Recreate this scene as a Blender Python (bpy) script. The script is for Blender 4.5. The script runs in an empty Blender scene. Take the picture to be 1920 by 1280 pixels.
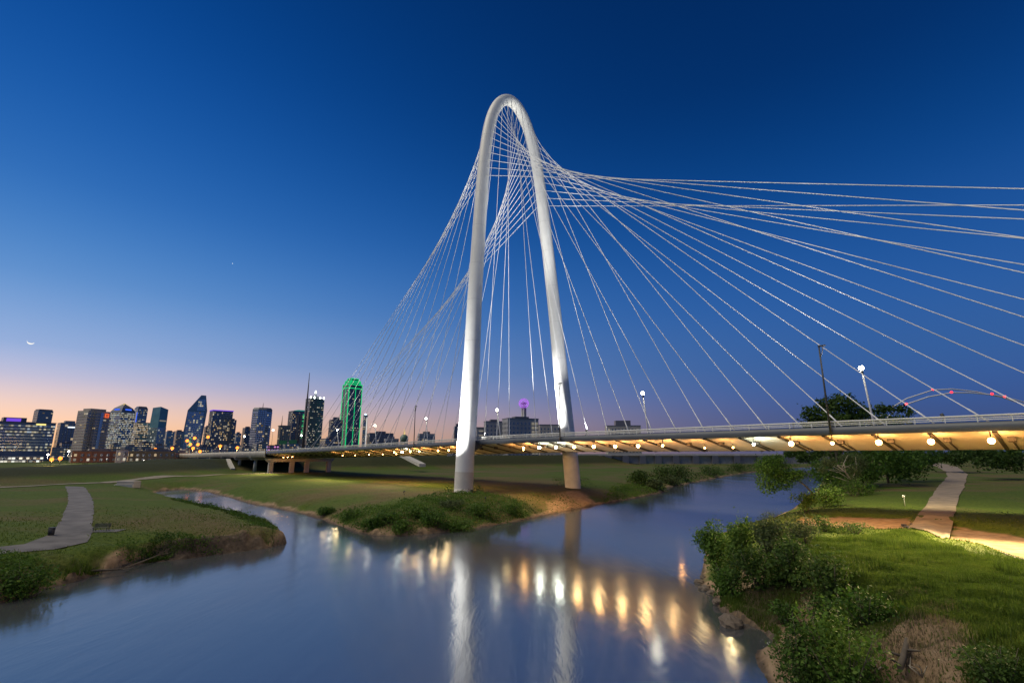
import bpy, math, random
import numpy as np
from mathutils import Vector, Matrix
random.seed(7); RNG = np.random.default_rng(11)
scene = bpy.context.scene
COL = scene.collection

# ---------------------------------------------------------------- camera
F, HOR = 945.0, 852.0                       # focal length and horizon of the photograph (1920 px wide)
PITCH = math.atan((HOR - 640) / F); CP, SP = math.cos(PITCH), math.sin(PITCH)
CAMZ = 12.5
cam_data = bpy.data.cameras.new('camera'); cam = bpy.data.objects.new('camera', cam_data); COL.objects.link(cam)
cam.location = (0, 0, CAMZ); cam.rotation_euler = (math.pi / 2 + PITCH, 0, 0)
cam_data.sensor_width = 36; cam_data.lens = F / 1920 * 36
cam_data.clip_start = 0.5; cam_data.clip_end = 20000
scene.camera = cam

# ---------------------------------------------------------------- world, glow, exposure
GLOW_AZ = math.radians(-60)
SUN_AZ = math.radians(-105)
def lin(c): return tuple((v / 255 / 12.92 if v / 255 <= .04045 else ((v / 255 + .055) / 1.055) ** 2.4) for v in c)
world = bpy.data.worlds.new('World'); scene.world = world; world.use_nodes = True
nt = world.node_tree; nt.nodes.clear()
def N(t, **k):
    n = nt.nodes.new(t)
    for a, b in k.items(): setattr(n, a, b)
    return n
def LK(a, b): nt.links.new(a, b)
def ramp(node, stops):
    cr = node.color_ramp; cr.interpolation = 'B_SPLINE'
    while len(cr.elements) < len(stops): cr.elements.new(0.5)
    for e, (p, c) in zip(cr.elements, stops): e.position = p; e.color = (*lin(c), 1)
tc = N('ShaderNodeTexCoord'); sx = N('ShaderNodeSeparateXYZ'); LK(tc.outputs['Generated'], sx.inputs[0])
warm = N('ShaderNodeValToRGB'); cool = N('ShaderNodeValToRGB')
ramp(warm, [(0, (255, 190, 126)), (.03, (255, 199, 148)), (.0526, (248, 203, 172)), (.08, (226, 198, 190)), (.112, (182, 182, 208)),
            (.156, (142, 168, 210)), (.258, (82, 136, 196)), (.393, (36, 100, 175)), (.565, (8, 72, 148)), (.73, (3, 53, 116)), (1, (0, 37, 90))])
ramp(cool, [(0, (66, 74, 108)), (.05, (60, 78, 124)), (.1, (54, 86, 146)), (.156, (52, 91, 148)), (.258, (39, 89, 157)), (.393, (14, 71, 139)),
            (.5, (4, 55, 116)), (.6, (1, 43, 98)), (.75, (0, 36, 85)), (1, (0, 26, 72))])
LK(sx.outputs['Z'], warm.inputs[0]); LK(sx.outputs['Z'], cool.inputs[0])
hv = N('ShaderNodeCombineXYZ'); LK(sx.outputs['X'], hv.inputs[0]); LK(sx.outputs['Y'], hv.inputs[1])
nm = N('ShaderNodeVectorMath', operation='NORMALIZE'); LK(hv.outputs[0], nm.inputs[0])
dt = N('ShaderNodeVectorMath', operation='DOT_PRODUCT'); LK(nm.outputs[0], dt.inputs[0]); dt.inputs[1].default_value = (math.sin(GLOW_AZ), math.cos(GLOW_AZ), 0)
mr = N('ShaderNodeMapRange'); LK(dt.outputs['Value'], mr.inputs[0]); mr.inputs[1].default_value = -.28; mr.inputs[2].default_value = .97
pw = N('ShaderNodeMath', operation='POWER'); LK(mr.outputs[0], pw.inputs[0]); pw.inputs[1].default_value = 2.6
mx = N('ShaderNodeMixRGB'); LK(pw.outputs[0], mx.inputs[0]); LK(cool.outputs[0], mx.inputs[1]); LK(warm.outputs[0], mx.inputs[2])
sky = N('ShaderNodeTexSky', sky_type='NISHITA'); sky.sun_disc = False; sky.sun_elevation = math.radians(-4); sky.sun_rotation = SUN_AZ
bg1 = N('ShaderNodeBackground'); LK(mx.outputs[0], bg1.inputs[0]); bg1.inputs[1].default_value = 1.12
bg2 = N('ShaderNodeBackground'); LK(sky.outputs[0], bg2.inputs[0]); bg2.inputs[1].default_value = 0.05
ad = N('ShaderNodeAddShader'); LK(bg1.outputs[0], ad.inputs[0]); LK(bg2.outputs[0], ad.inputs[1])
wo = N('ShaderNodeOutputWorld'); LK(ad.outputs[0], wo.inputs[0])

sun = bpy.data.lights.new('twilight_glow', 'SUN'); sun.energy = 2.3; sun.angle = math.radians(45); sun.color = (1, .90, .66)
sun_o = bpy.data.objects.new('twilight_glow', sun); COL.objects.link(sun_o)
sun_o.rotation_euler = Vector((-math.sin(SUN_AZ), -math.cos(SUN_AZ), -1.5)).to_track_quat('-Z', 'Y').to_euler()
scene.view_settings.view_transform = 'Standard'; scene.view_settings.look = 'None'
scene.view_settings.exposure = 0; scene.view_settings.gamma = 1; scene.view_settings.use_curve_mapping = False
scene.cycles.use_denoising = True
try: scene.cycles.denoiser = 'OPENIMAGEDENOISE'
except Exception: pass
scene.cycles.use_adaptive_sampling = False; scene.cycles.sample_clamp_indirect = 4; scene.cycles.max_bounces = 5; scene.cycles.glossy_bounces = 3; scene.cycles.transparent_max_bounces = 4

# ---------------------------------------------------------------- geometry of the photograph
def ray(px, py):
    u, v = px - 960, 640 - py
    return np.array([u, F * CP - v * SP, F * SP + v * CP])
def at(px, py, z=0.0):                       # point on the level z seen at a pixel
    r = ray(px, py); k = (z - CAMZ) / r[2]
    return np.array([r[0] * k, r[1] * k, z])
def dep(px, py, D):                          # point seen at a pixel, D metres in front
    r = ray(px, py); k = D / r[1]
    return np.array([r[0] * k, D, CAMZ + r[2] * k])
AZ = math.radians(48)
T = np.array([math.sin(AZ), math.cos(AZ), 0]); LN = np.array([T[1], -T[0], 0])   # across and along the bridge
BASE = np.array([-11.905, 128.0, 0.0]); BASEZ = 3.613
def br(s, l, zrel): return BASE + T * s + LN * l + np.array([0, 0, CAMZ + zrel])
def onplane(px, py, s):
    o = BASE + T * s; r = ray(px, py); c = np.array([0, 0, CAMZ]); k = (o - c).dot(T) / r.dot(T)
    q = c + r * k
    return (q - o).dot(LN), q[2] - CAMZ
def prof(l):                                 # how far the deck has dropped below its level stretch
    d = 20 - l
    return 0.0 if d <= 0 else -0.0135 * d * min(1, d / 24) if d < 24 else -0.0135 * d

# ---------------------------------------------------------------- helpers
def tag(o, label=None, cat=None, group=None, kind=None):
    if label: o['label'] = label
    if cat: o['category'] = cat
    if group: o['group'] = group
    if kind: o['kind'] = kind
    return o
def empty(name, loc, rz=0.0, label=None, cat=None, group=None):
    o = bpy.data.objects.new(name, None); COL.objects.link(o); o.location = loc; o.rotation_euler = (0, 0, rz)
    o.empty_display_size = .5
    return tag(o, label, cat, group)
def np_mesh(name, v, f, mat=None, smooth=False, tint=None):
    v = np.asarray(v, dtype=np.float32); f = np.asarray(f, dtype=np.int32); k = f.shape[1]
    me = bpy.data.meshes.new(name); me.vertices.add(len(v)); me.vertices.foreach_set('co', v.ravel())
    me.loops.add(f.size); me.loops.foreach_set('vertex_index', f.ravel())
    me.polygons.add(len(f)); me.polygons.foreach_set('loop_start', np.arange(0, f.size, k, dtype=np.int32))
    me.polygons.foreach_set('loop_total', np.full(len(f), k, dtype=np.int32))
    if smooth: me.polygons.foreach_set('use_smooth', np.ones(len(f), dtype=bool))
    if tint is not None:
        a = me.attributes.new('tint', 'FLOAT', 'POINT'); a.data.foreach_set('value', np.asarray(tint, dtype=np.float32))
    me.update(calc_edges=True)
    if mat: me.materials.append(mat)
    return me
def link(name, me, parent=None, loc=None):
    o = bpy.data.objects.new(name, me); COL.objects.link(o)
    if parent: o.parent = parent
    if loc is not None: o.location = loc
    return o
class MB:
    def __init__(s): s.v = []; s.f = []; s.sm = []
    def box(s, c, d, rz=0.0, top=None):
        b = len(s.v); cx, cy, cz = c; dx, dy, dz = d[0] / 2, d[1] / 2, d[2] / 2; k, q = math.cos(rz), math.sin(rz)
        tx, ty = (1, 1) if top is None else top
        for z in (-dz, dz):
            for x, y in ((-dx, -dy), (dx, -dy), (dx, dy), (-dx, dy)):
                if z > 0: x, y = x * tx, y * ty
                s.v.append((cx + x * k - y * q, cy + x * q + y * k, cz + z))
        for f in ((3, 2, 1, 0), (4, 5, 6, 7), (0, 1, 5, 4), (1, 2, 6, 5), (2, 3, 7, 6), (3, 0, 4, 7)): s.f.append(tuple(b + i for i in f)); s.sm.append(False)
        return s
    def hexa(s, p):                           # eight corners: bottom four, top four
        b = len(s.v); s.v += [tuple(q) for q in p]
        for f in ((3, 2, 1, 0), (4, 5, 6, 7), (0, 1, 5, 4), (1, 2, 6, 5), (2, 3, 7, 6), (3, 0, 4, 7)): s.f.append(tuple(b + i for i in f)); s.sm.append(False)
        return s
    def tube(s, pts, rad, n=8, cap=True):
        pts = [Vector(tuple(p)) for p in pts]; b = len(s.v); m = len(pts)
        rad = [rad] * m if not hasattr(rad, '__len__') else rad; ref = None
        for i, p in enumerate(pts):
            d = (pts[min(i + 1, m - 1)] - pts[max(i - 1, 0)]).normalized()
            if ref is None: ref = Vector((0, 0, 1)) if abs(d.z) < .9 else Vector((1, 0, 0))
            x = (ref - d * ref.dot(d)).normalized(); ref = x; y = d.cross(x)
            for k in range(n):
                a = 2 * math.pi * k / n; s.v.append(tuple(p + (x * math.cos(a) + y * math.sin(a)) * rad[i]))
        for i in range(m - 1):
            for k in range(n):
                s.f.append((b + i * n + k, b + i * n + (k + 1) % n, b + (i + 1) * n + (k + 1) % n, b + (i + 1) * n + k)); s.sm.append(True)
        if cap:
            s.f.append(tuple(b + k for k in reversed(range(n)))); s.sm.append(False)
            s.f.append(tuple(b + (m - 1) * n + k for k in range(n))); s.sm.append(False)
        return s
    def prism(s, poly, z0, z1, top=None):      # vertical prism on a plan outline
        n = len(poly); b = len(s.v); top = top or poly
        s.v += [(x, y, z0) for x, y in poly] + [(x, y, z1) for x, y in top]
        s.f.append(tuple(b + i for i in reversed(range(n)))); s.f.append(tuple(b + n + i for i in range(n))); s.sm += [False, False]
        for i in range(n): s.f.append((b + i, b + (i + 1) % n, b + n + (i + 1) % n, b + n + i)); s.sm.append(False)
        return s
    def ball(s, c, r, n=8, m=6, sq=(1, 1, 1)):
        b = len(s.v); c = tuple(c)
        for i in range(1, m):
            th = math.pi * i / m
            for k in range(n):
                a = 2 * math.pi * k / n; s.v.append((c[0] + r * sq[0] * math.sin(th) * math.cos(a), c[1] + r * sq[1] * math.sin(th) * math.sin(a), c[2] + r * sq[2] * math.cos(th)))
        tp = len(s.v); s.v.append((c[0], c[1], c[2] + r * sq[2])); bt = len(s.v); s.v.append((c[0], c[1], c[2] - r * sq[2]))
        for i in range(m - 2):
            for k in range(n): s.f.append((b + i * n + k, b + (i + 1) * n + k, b + (i + 1) * n + (k + 1) % n, b + i * n + (k + 1) % n)); s.sm.append(True)
        for k in range(n):
            s.f.append((tp, b + k, b + (k + 1) % n)); s.f.append((bt, b + (m - 2) * n + (k + 1) % n, b + (m - 2) * n + k)); s.sm += [True, True]
        return s
    def mesh(s, name, mat):
        me = bpy.data.meshes.new(name); me.from_pydata(s.v, [], s.f); me.polygons.foreach_set('use_smooth', s.sm)
        me.materials.append(mat); me.update(); return me
    def build(s, name, mat, parent=None, loc=None): return link(name, s.mesh(name, mat), parent, loc)

# ---------------------------------------------------------------- materials
def mat(name, col, rough=.6, var=0.0, scale=1.0, metal=0.0, bump=0.0, col2=None, spec=None, stretch=None):
    m = bpy.data.materials.new(name); m.use_nodes = True; t = m.node_tree; b = t.nodes['Principled BSDF']
    b.inputs['Base Color'].default_value = (*col, 1); b.inputs['Roughness'].default_value = rough; b.inputs['Metallic'].default_value = metal
    if spec is not None: b.inputs['Specular IOR Level'].default_value = spec
    if var or col2 or bump:
        c = t.nodes.new('ShaderNodeTexCoord'); n = t.nodes.new('ShaderNodeTexNoise'); n.inputs['Scale'].default_value = scale; n.inputs['Detail'].default_value = 5
        if stretch:
            mp = t.nodes.new('ShaderNodeMapping'); mp.inputs['Scale'].default_value = stretch; t.links.new(c.outputs['Object'], mp.inputs[0]); t.links.new(mp.outputs[0], n.inputs['Vector'])
        else: t.links.new(c.outputs['Object'], n.inputs['Vector'])
        if var or col2:
            r = t.nodes.new('ShaderNodeValToRGB'); r.color_ramp.elements[0].position = .3; r.color_ramp.elements[1].position = .7
            a = tuple(x * (1 - var) for x in col); d = col2 or tuple(x * (1 + var) for x in col)
            r.color_ramp.elements[0].color = (*a, 1); r.color_ramp.elements[1].color = (*d, 1)
            t.links.new(n.outputs['Fac'], r.inputs[0]); t.links.new(r.outputs[0], b.inputs['Base Color'])
        if bump:
            bp = t.nodes.new('ShaderNodeBump'); bp.inputs['Strength'].default_value = bump; t.links.new(n.outputs['Fac'], bp.inputs['Height']); t.links.new(bp.outputs[0], b.inputs['Normal'])
    return m
def emit(name, col, s, sample=True):
    m = bpy.data.materials.new(name); m.use_nodes = True; t = m.node_tree; t.nodes.clear()
    e = t.nodes.new('ShaderNodeEmission'); e.inputs[0].default_value = (*col, 1); e.inputs[1].default_value = s
    o = t.nodes.new('ShaderNodeOutputMaterial'); t.links.new(e.outputs[0], o.inputs[0])
    if not sample: m.cycles.emission_sampling = 'NONE'
    return m
def emit_var(name, cols, lo, hi):              # lit window panes: each pane its own strength and tone
    m = bpy.data.materials.new(name); m.use_nodes = True; t = m.node_tree; t.nodes.clear()
    g = t.nodes.new('ShaderNodeNewGeometry'); r = t.nodes.new('ShaderNodeValToRGB')
    while len(r.color_ramp.elements) < len(cols): r.color_ramp.elements.new(.5)
    for i, (e, c) in enumerate(zip(r.color_ramp.elements, cols)): e.position = i / max(1, len(cols) - 1); e.color = (*c, 1)
    mr = t.nodes.new('ShaderNodeMapRange'); mr.inputs[3].default_value = lo; mr.inputs[4].default_value = hi
    p = t.nodes.new('ShaderNodeMath'); p.operation = 'FRACT'; q = t.nodes.new('ShaderNodeMath'); q.operation = 'MULTIPLY'; q.inputs[1].default_value = 7.31
    e = t.nodes.new('ShaderNodeEmission'); o = t.nodes.new('ShaderNodeOutputMaterial')
    ri = g.outputs['Random Per Island']
    t.links.new(ri, r.inputs[0]); t.links.new(ri, q.inputs[0]); t.links.new(q.outputs[0], p.inputs[0]); t.links.new(p.outputs[0], mr.inputs[0])
    t.links.new(r.outputs[0], e.inputs[0]); t.links.new(mr.outputs[0], e.inputs[1]); t.links.new(e.outputs[0], o.inputs[0])
    m.cycles.emission_sampling = 'NONE'
    return m
def leafmat(name, a, b, c):
    m = bpy.data.materials.new(name); m.use_nodes = True; t = m.node_tree; p = t.nodes['Principled BSDF']; p.inputs['Roughness'].default_value = .6
    p.inputs['Specular IOR Level'].default_value = .25
    at_ = t.nodes.new('ShaderNodeAttribute'); at_.attribute_name = 'tint'; r = t.nodes.new('ShaderNodeValToRGB'); r.color_ramp.elements.new(.5)
    for e, (q, k) in zip(r.color_ramp.elements, ((0, a), (.5, b), (1, c))): e.position = q; e.color = (*k, 1)
    t.links.new(at_.outputs['Fac'], r.inputs[0]); t.links.new(r.outputs[0], p.inputs['Base Color'])
    tr = t.nodes.new('ShaderNodeBsdfTranslucent'); t.links.new(r.outputs[0], tr.inputs[0]); ms = t.nodes.new('ShaderNodeMixShader'); ms.inputs[0].default_value = .42
    o = t.nodes['Material Output']; t.links.new(p.outputs[0], ms.inputs[1]); t.links.new(tr.outputs[0], ms.inputs[2]); t.links.new(ms.outputs[0], o.inputs[0])
    return m
M = {}
M['white_steel'] = mat('white_steel', (.74, .74, .73), .42, .05, .35, bump=.03)
M['cable'] = mat('cable_sheath', (.78, .78, .79), .5)
M['grey_steel'] = mat('grey_steel', (.085, .095, .115), .5, .12, .3)
M['dark_steel'] = mat('dark_steel', (.05, .052, .055), .55, .1, 1)
M['rail_steel'] = mat('rail_steel', (.66, .65, .62), .4)
M['soffit'] = mat('soffit_paint', (.62, .58, .5), .6, .07, .25)
M['rib'] = mat('rib_paint', (.05, .045, .04), .6, .1, .5)
M['concrete'] = mat('concrete', (.42, .38, .33), .8, .16, .35, bump=.08)
M['seam'] = mat('weld_seam_steel', (.6, .6, .6), .5)
M['foot_concrete'] = mat('footing_concrete', (.60, .57, .52), .75, .1, .5, bump=.08)
M['pale_concrete'] = mat('pale_concrete', (.5, .47, .42), .8, .12, .4, bump=.05)
M['asphalt'] = mat('asphalt', (.055, .055, .06), .85, .15, .6)
M['path'] = mat('path_concrete', (.135, .125, .12), .85, .35, .45, bump=.08)
M['trail'] = mat('trail_gravel', (.26, .225, .17), .9, .15, .6)
M['bark'] = mat('bark', (.10, .08, .06), .9, .25, 3, bump=.3)
M['pale_bark'] = mat('pale_bark', (.34, .30, .24), .85, .25, 3, bump=.2)
M['mud'] = mat('mud', (.13, .10, .075), .8, .3, 1.5, bump=.6)
M['leaf'] = leafmat('leaf', (.020, .048, .008), (.058, .13, .016), (.12, .20, .030))
M['leaf_dark'] = leafmat('leaf_dark', (.020, .044, .009), (.05, .10, .017), (.095, .155, .028))
M['leaf_pale'] = leafmat('leaf_pale', (.035, .055, .02), (.08, .115, .04), (.13, .16, .06))
M['grassblade'] = leafmat('grass_blade', (.032, .058, .007), (.065, .118, .012), (.12, .165, .026))
M['drygrass'] = leafmat('dry_grass', (.10, .075, .04), (.18, .14, .08), (.26, .21, .13))
M['lamp_orange'] = emit('lamp_orange', (1, .46, .13), 66)
M['lamp_orange_dim'] = emit('lamp_orange_dim', (1, .50, .16), 170)
M['lamp_white'] = emit('lamp_white', (.92, 1, .86), 70)
M['lamp_street'] = emit('lamp_street', (1, .93, .70), 75)
M['lamp_city'] = emit('lamp_city', (1, .25, .035), 3.2, False)
M['lamp_citywhite'] = emit('lamp_citywhite', (1, .92, .8), 18, False)
M['lit_warm'] = emit_var('lit_window_warm', [(1, .62, .25), (1, .8, .5), (.95, .9, .8), (1, .7, .35)], .06, .62)
M['lit_cool'] = emit_var('lit_window_cool', [(.8, .9, .75), (1, .85, .55), (.75, .88, 1), (1, .8, .5)], .06, .6)
M['lit_green'] = emit_var('lit_window_green', [(.05, .8, .25), (.1, 1, .35), (.5, 1, .5)], .15, .9)
M['lit_white'] = emit_var('lit_white', [(1, .9, .75), (.95, 1, .9), (1, .85, .6)], .15, 1.3)
M['glass'] = mat('dark_glass', (.035, .045, .06), .12, spec=.7)

# ---------------------------------------------------------------- river outline, levee and ground
FLOOD = 3.6
W_PX = [(0, 1130), (60, 1110), (130, 1092), (200, 1072), (260, 1058), (320, 1050), (380, 1043), (440, 1036), (500, 1028), (537, 1018),
        (527, 1003), (520, 987), (495, 975), (455, 966), (410, 958), (375, 950), (350, 941), (315, 932), (288, 925), (300, 920), (340, 917), (385, 921),
        (430, 932), (470, 944), (510, 951), (560, 961), (600, 972), (640, 987), (668, 997), (700, 1003), (740, 1005), (800, 1001), (850, 996), (900, 989), (985, 974),
        (1050, 960), (1100, 950), (1150, 941), (1200, 932), (1252, 921), (1240, 916), (1262, 912), (1300, 905), (1340, 897), (1380, 889), (1420, 884),
        (1450, 880), (1480, 877), (1560, 873.5), (1570, 878), (1550, 892), (1538, 908), (1530, 922), (1508, 934), (1494, 948), (1474, 961), (1440, 974),
        (1400, 985), (1365, 994), (1330, 1010), (1322, 1040), (1316, 1070), (1312, 1098), (1338, 1118), (1348, 1142), (1372, 1158), (1410, 1172), (1436, 1188), (1452, 1202), (1444, 1214),
        (1420, 1219), (1416, 1236), (1432, 1262), (1442, 1285)]
WPOLY = [tuple(at(*p)[:2]) for p in W_PX]
WPOLY += [(15.5, 24), (14, 12), (10, -30), (-10, -120), (-160, -120), (-120, -40), (-75, 10), (-60, 32)]
WPOLY = np.array(WPOLY)
def seg_dist(P, A, B):
    d = B - A; L2 = max((d ** 2).sum(), 1e-9); t = np.clip(((P - A) @ d) / L2, 0, 1)
    return np.sqrt(((P - (A + t[:, None] * d)) ** 2).sum(1)), t
def sdf(P, poly):                              # positive outside the outline
    best = np.full(len(P), 1e9); ins = np.zeros(len(P), bool); n = len(poly)
    for i in range(n):
        A, B = poly[i], poly[(i + 1) % n]; d, _ = seg_dist(P, A, B); best = np.minimum(best, d)
        c = (A[1] > P[:, 1]) != (B[1] > P[:, 1])
        with np.errstate(divide='ignore', invalid='ignore'):
            xi = (B[0] - A[0]) * (P[:, 1] - A[1]) / (B[1] - A[1]) + A[0]
        ins ^= c & (P[:, 0] < xi)
    return np.where(ins, -best, best)
FOOT_PX = [(-500, 934, 7.0), (0, 913, 7.6), (300, 898, 8.3), (440, 890, 9.0), (468, 885.5, 10.2), (560, 884, 10.8), (700, 883.5, 11.6), (900, 880, 12.0), (1100, 876, 12.0), (1350, 870, 12.6), (1600, 866, 13.4), (2300, 864, 13.8)]
FOOT = np.array([at(x, y - 2.6, FLOOD)[:2] for x, y, _ in FOOT_PX]); FCREST = np.array([c for *_, c in FOOT_PX])
def smooth(t): t = np.clip(t, 0, 1); return t * t * (3 - 2 * t)
def vnoise(P, sc, seed):                       # value noise
    q = P / sc + seed * 17.3; i = np.floor(q).astype(np.int64); f = smooth(q - i)
    def h(a, b):
        x = (a * 374761393 + b * 668265263 + seed * 1442695) & 0x7fffffff; x = ((x ^ (x >> 13)) * 1274126177) & 0x7fffffff
        return ((x ^ (x >> 16)) & 0xffff) / 65535.0
    a, b = i[:, 0], i[:, 1]
    return (h(a, b) * (1 - f[:, 0]) + h(a + 1, b) * f[:, 0]) * (1 - f[:, 1]) + (h(a, b + 1) * (1 - f[:, 0]) + h(a + 1, b + 1) * f[:, 0]) * f[:, 1]
def poly_px(pts, z): return np.array([at(x, y, z)[:2] for x, y in pts])
# bare ground patches: sandy wash on the right, its continuation, bank ledges and the beach below the far leg
BARE = [poly_px([(1500, 966), (1560, 962), (1620, 964), (1700, 972), (1705, 990), (1640, 992), (1560, 986), (1505, 975)], 3.1),
        poly_px([(1782, 984), (1850, 994), (1960, 1012), (2100, 1040), (2100, 1090), (1960, 1062), (1860, 1024), (1785, 1012)], 3.2),
        poly_px([(940, 975), (1010, 952), (1050, 930), (1085, 926), (1130, 936), (1110, 950), (1050, 962), (985, 975)], 1.6),
        poly_px([(1310, 1085), (1400, 1110), (1500, 1120), (1480, 1150), (1440, 1190), (1420, 1290), (1500, 1290), (1520, 1190), (1560, 1160), (1500, 1100), (1400, 1080)], .8),
        poly_px([(1640, 1180), (1720, 1160), (1800, 1190), (1850, 1290), (1640, 1290), (1660, 1230)], 3.0)]
WASHC = BARE[:2]
CUT = poly_px([(120, 1085), (200, 1060), (300, 1030), (420, 1020), (520, 1015), (530, 1025), (400, 1060), (250, 1080), (120, 1110)], .8)
def height(P, fine=True):
    P = np.asarray(P, float); sd = sdf(P, WPOLY)
    n1 = vnoise(P, 9, 1) - .5; n2 = vnoise(P, 2.6, 2) - .5; n3 = vnoise(P, 30, 3) - .5
    e = np.maximum(sd + (n2 * 1.3 + (vnoise(P, 1.1, 14) - .5) * .7) * (sd > -.7), 0)
    gentle = 3.6 * (1 - np.exp(-e / 8.0))
    steep = 1.7 * smooth(e / 1.6) + 1.9 * (1 - np.exp(-e / 11.0))
    wl = smooth((-P[:, 0] - 5) / 12) * smooth((92 - P[:, 1]) / 20)          # cut bank on the near left
    wr = smooth((P[:, 0] - 8) / 6) * smooth((62 - P[:, 1]) / 15)            # right foreground bank
    rightb = .5 * smooth(e / .9) + 2.9 * smooth((e - .8) / 8) + .3 * smooth(e / 14)
    far = smooth((P[:, 1] - 120) / 80)
    h = gentle * (1 - far * .0); h = h * (1 - wl) + steep * wl; h = h * (1 - wr) + rightb * wr
    h = h + (n1 * .35 + n3 * .5 + n2 * .10) * smooth(e / 6)
    h = h + ((vnoise(P, 1.4, 15) - .5) * .9 + (vnoise(P, .6, 16) - .5) * .35) * np.maximum(wl, wr * .6) * smooth(e / .8) * (1 - smooth((e - 2.5) / 3.5))
    h = np.where(sd < 0, np.maximum(-1.6, sd * .5), h + .02)
    for b in WASHC: h = h - .55 * smooth(1 - sdf(P, b) / 2.2) * (sd > 0) * smooth(e / 8)
    # levee
    best = np.full(len(P), 1e9); side = np.zeros(len(P)); crest = np.zeros(len(P))
    for i in range(len(FOOT) - 1):
        A, B = FOOT[i], FOOT[i + 1]; d, t = seg_dist(P, A, B); m = d < best
        dd = B - A; s = np.sign(dd[0] * (P[:, 1] - A[1]) - dd[1] * (P[:, 0] - A[0]))
        best = np.where(m, d, best); side = np.where(m, s, side); crest = np.where(m, FCREST[i] * (1 - t) + FCREST[i + 1] * t, crest)
    ld = best * side
    up = smooth(ld / 30.0) * (crest - FLOOD); dn = smooth((ld - 42) / 35.0) * (crest - 5.0)
    return h + np.where(ld > 0, up - dn, 0) * (sd > 0)
def H1(x, y): return float(height(np.array([[x, y]]))[0])
az = np.radians(np.concatenate([np.linspace(-62, 62, 640), np.linspace(70, 290, 26)]))
rr = np.concatenate([[.5, 3, 6], np.exp(np.linspace(math.log(9), math.log(900), 470)), np.exp(np.linspace(math.log(930), math.log(9000), 24))])
GA, GR = np.meshgrid(az, rr); GP = np.stack([np.sin(GA) * GR, np.cos(GA) * GR], -1).reshape(-1, 2)
gz = np.concatenate([height(c) for c in np.array_split(GP, 8)])
nA, nR = len(az), len(rr); ii = np.arange(nR - 1)[:, None] * nA; jj = np.arange(nA)[None, :]; j2 = (jj + 1) % nA
faces = np.stack([ii + jj, ii + j2, ii + nA + j2, ii + nA + jj], -1).reshape(-1, 4)
gsd = np.concatenate([sdf(c, WPOLY) for c in np.array_split(GP, 8)])
bare = np.zeros(len(GP)); wob = (vnoise(GP, 3, 5) - .5) * 2.2 + (vnoise(GP, .9, 6) - .5) * .9
for k, b in enumerate(BARE): bare = np.maximum(bare, (1 if k < 3 else .95) * smooth(.5 - (sdf(GP, b) + wob) / (1.0 if k != 2 else 2.5)))
bare = np.maximum(bare, smooth((1.3 + wob * .5 - gsd) / .9) * (gsd > -3))
cutm = np.maximum.reduce([(1 if k == 0 else .42) * smooth(.5 - (sdf(GP, q) + wob) / 1.5) for k, q in enumerate([CUT] + BARE[3:])]); dry = vnoise(GP, 16, 8) * .6 + vnoise(GP, 5, 9) * .4 - .38 * smooth((GP[:, 0] - 14) / 8) * smooth((150 - GP[:, 1]) / 30) - .18 * smooth((-GP[:, 0] - 40) / 30)
gme = np_mesh('ground', np.column_stack([GP, gz]), faces, None, True)
lv = smooth((gz - 4.6) / 1.6) * smooth((np.hypot(GP[:, 0], GP[:, 1]) - 120) / 30)
for nm_, ar in (('sward', lv), ('bare', np.maximum(bare, cutm * .8)), ('dark_soil', np.maximum(cutm, smooth((.6 - gsd) / .5))), ('dry', dry)):
    a = gme.attributes.new(nm_, 'FLOAT', 'POINT'); a.data.foreach_set('value', ar.astype(np.float32))
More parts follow.
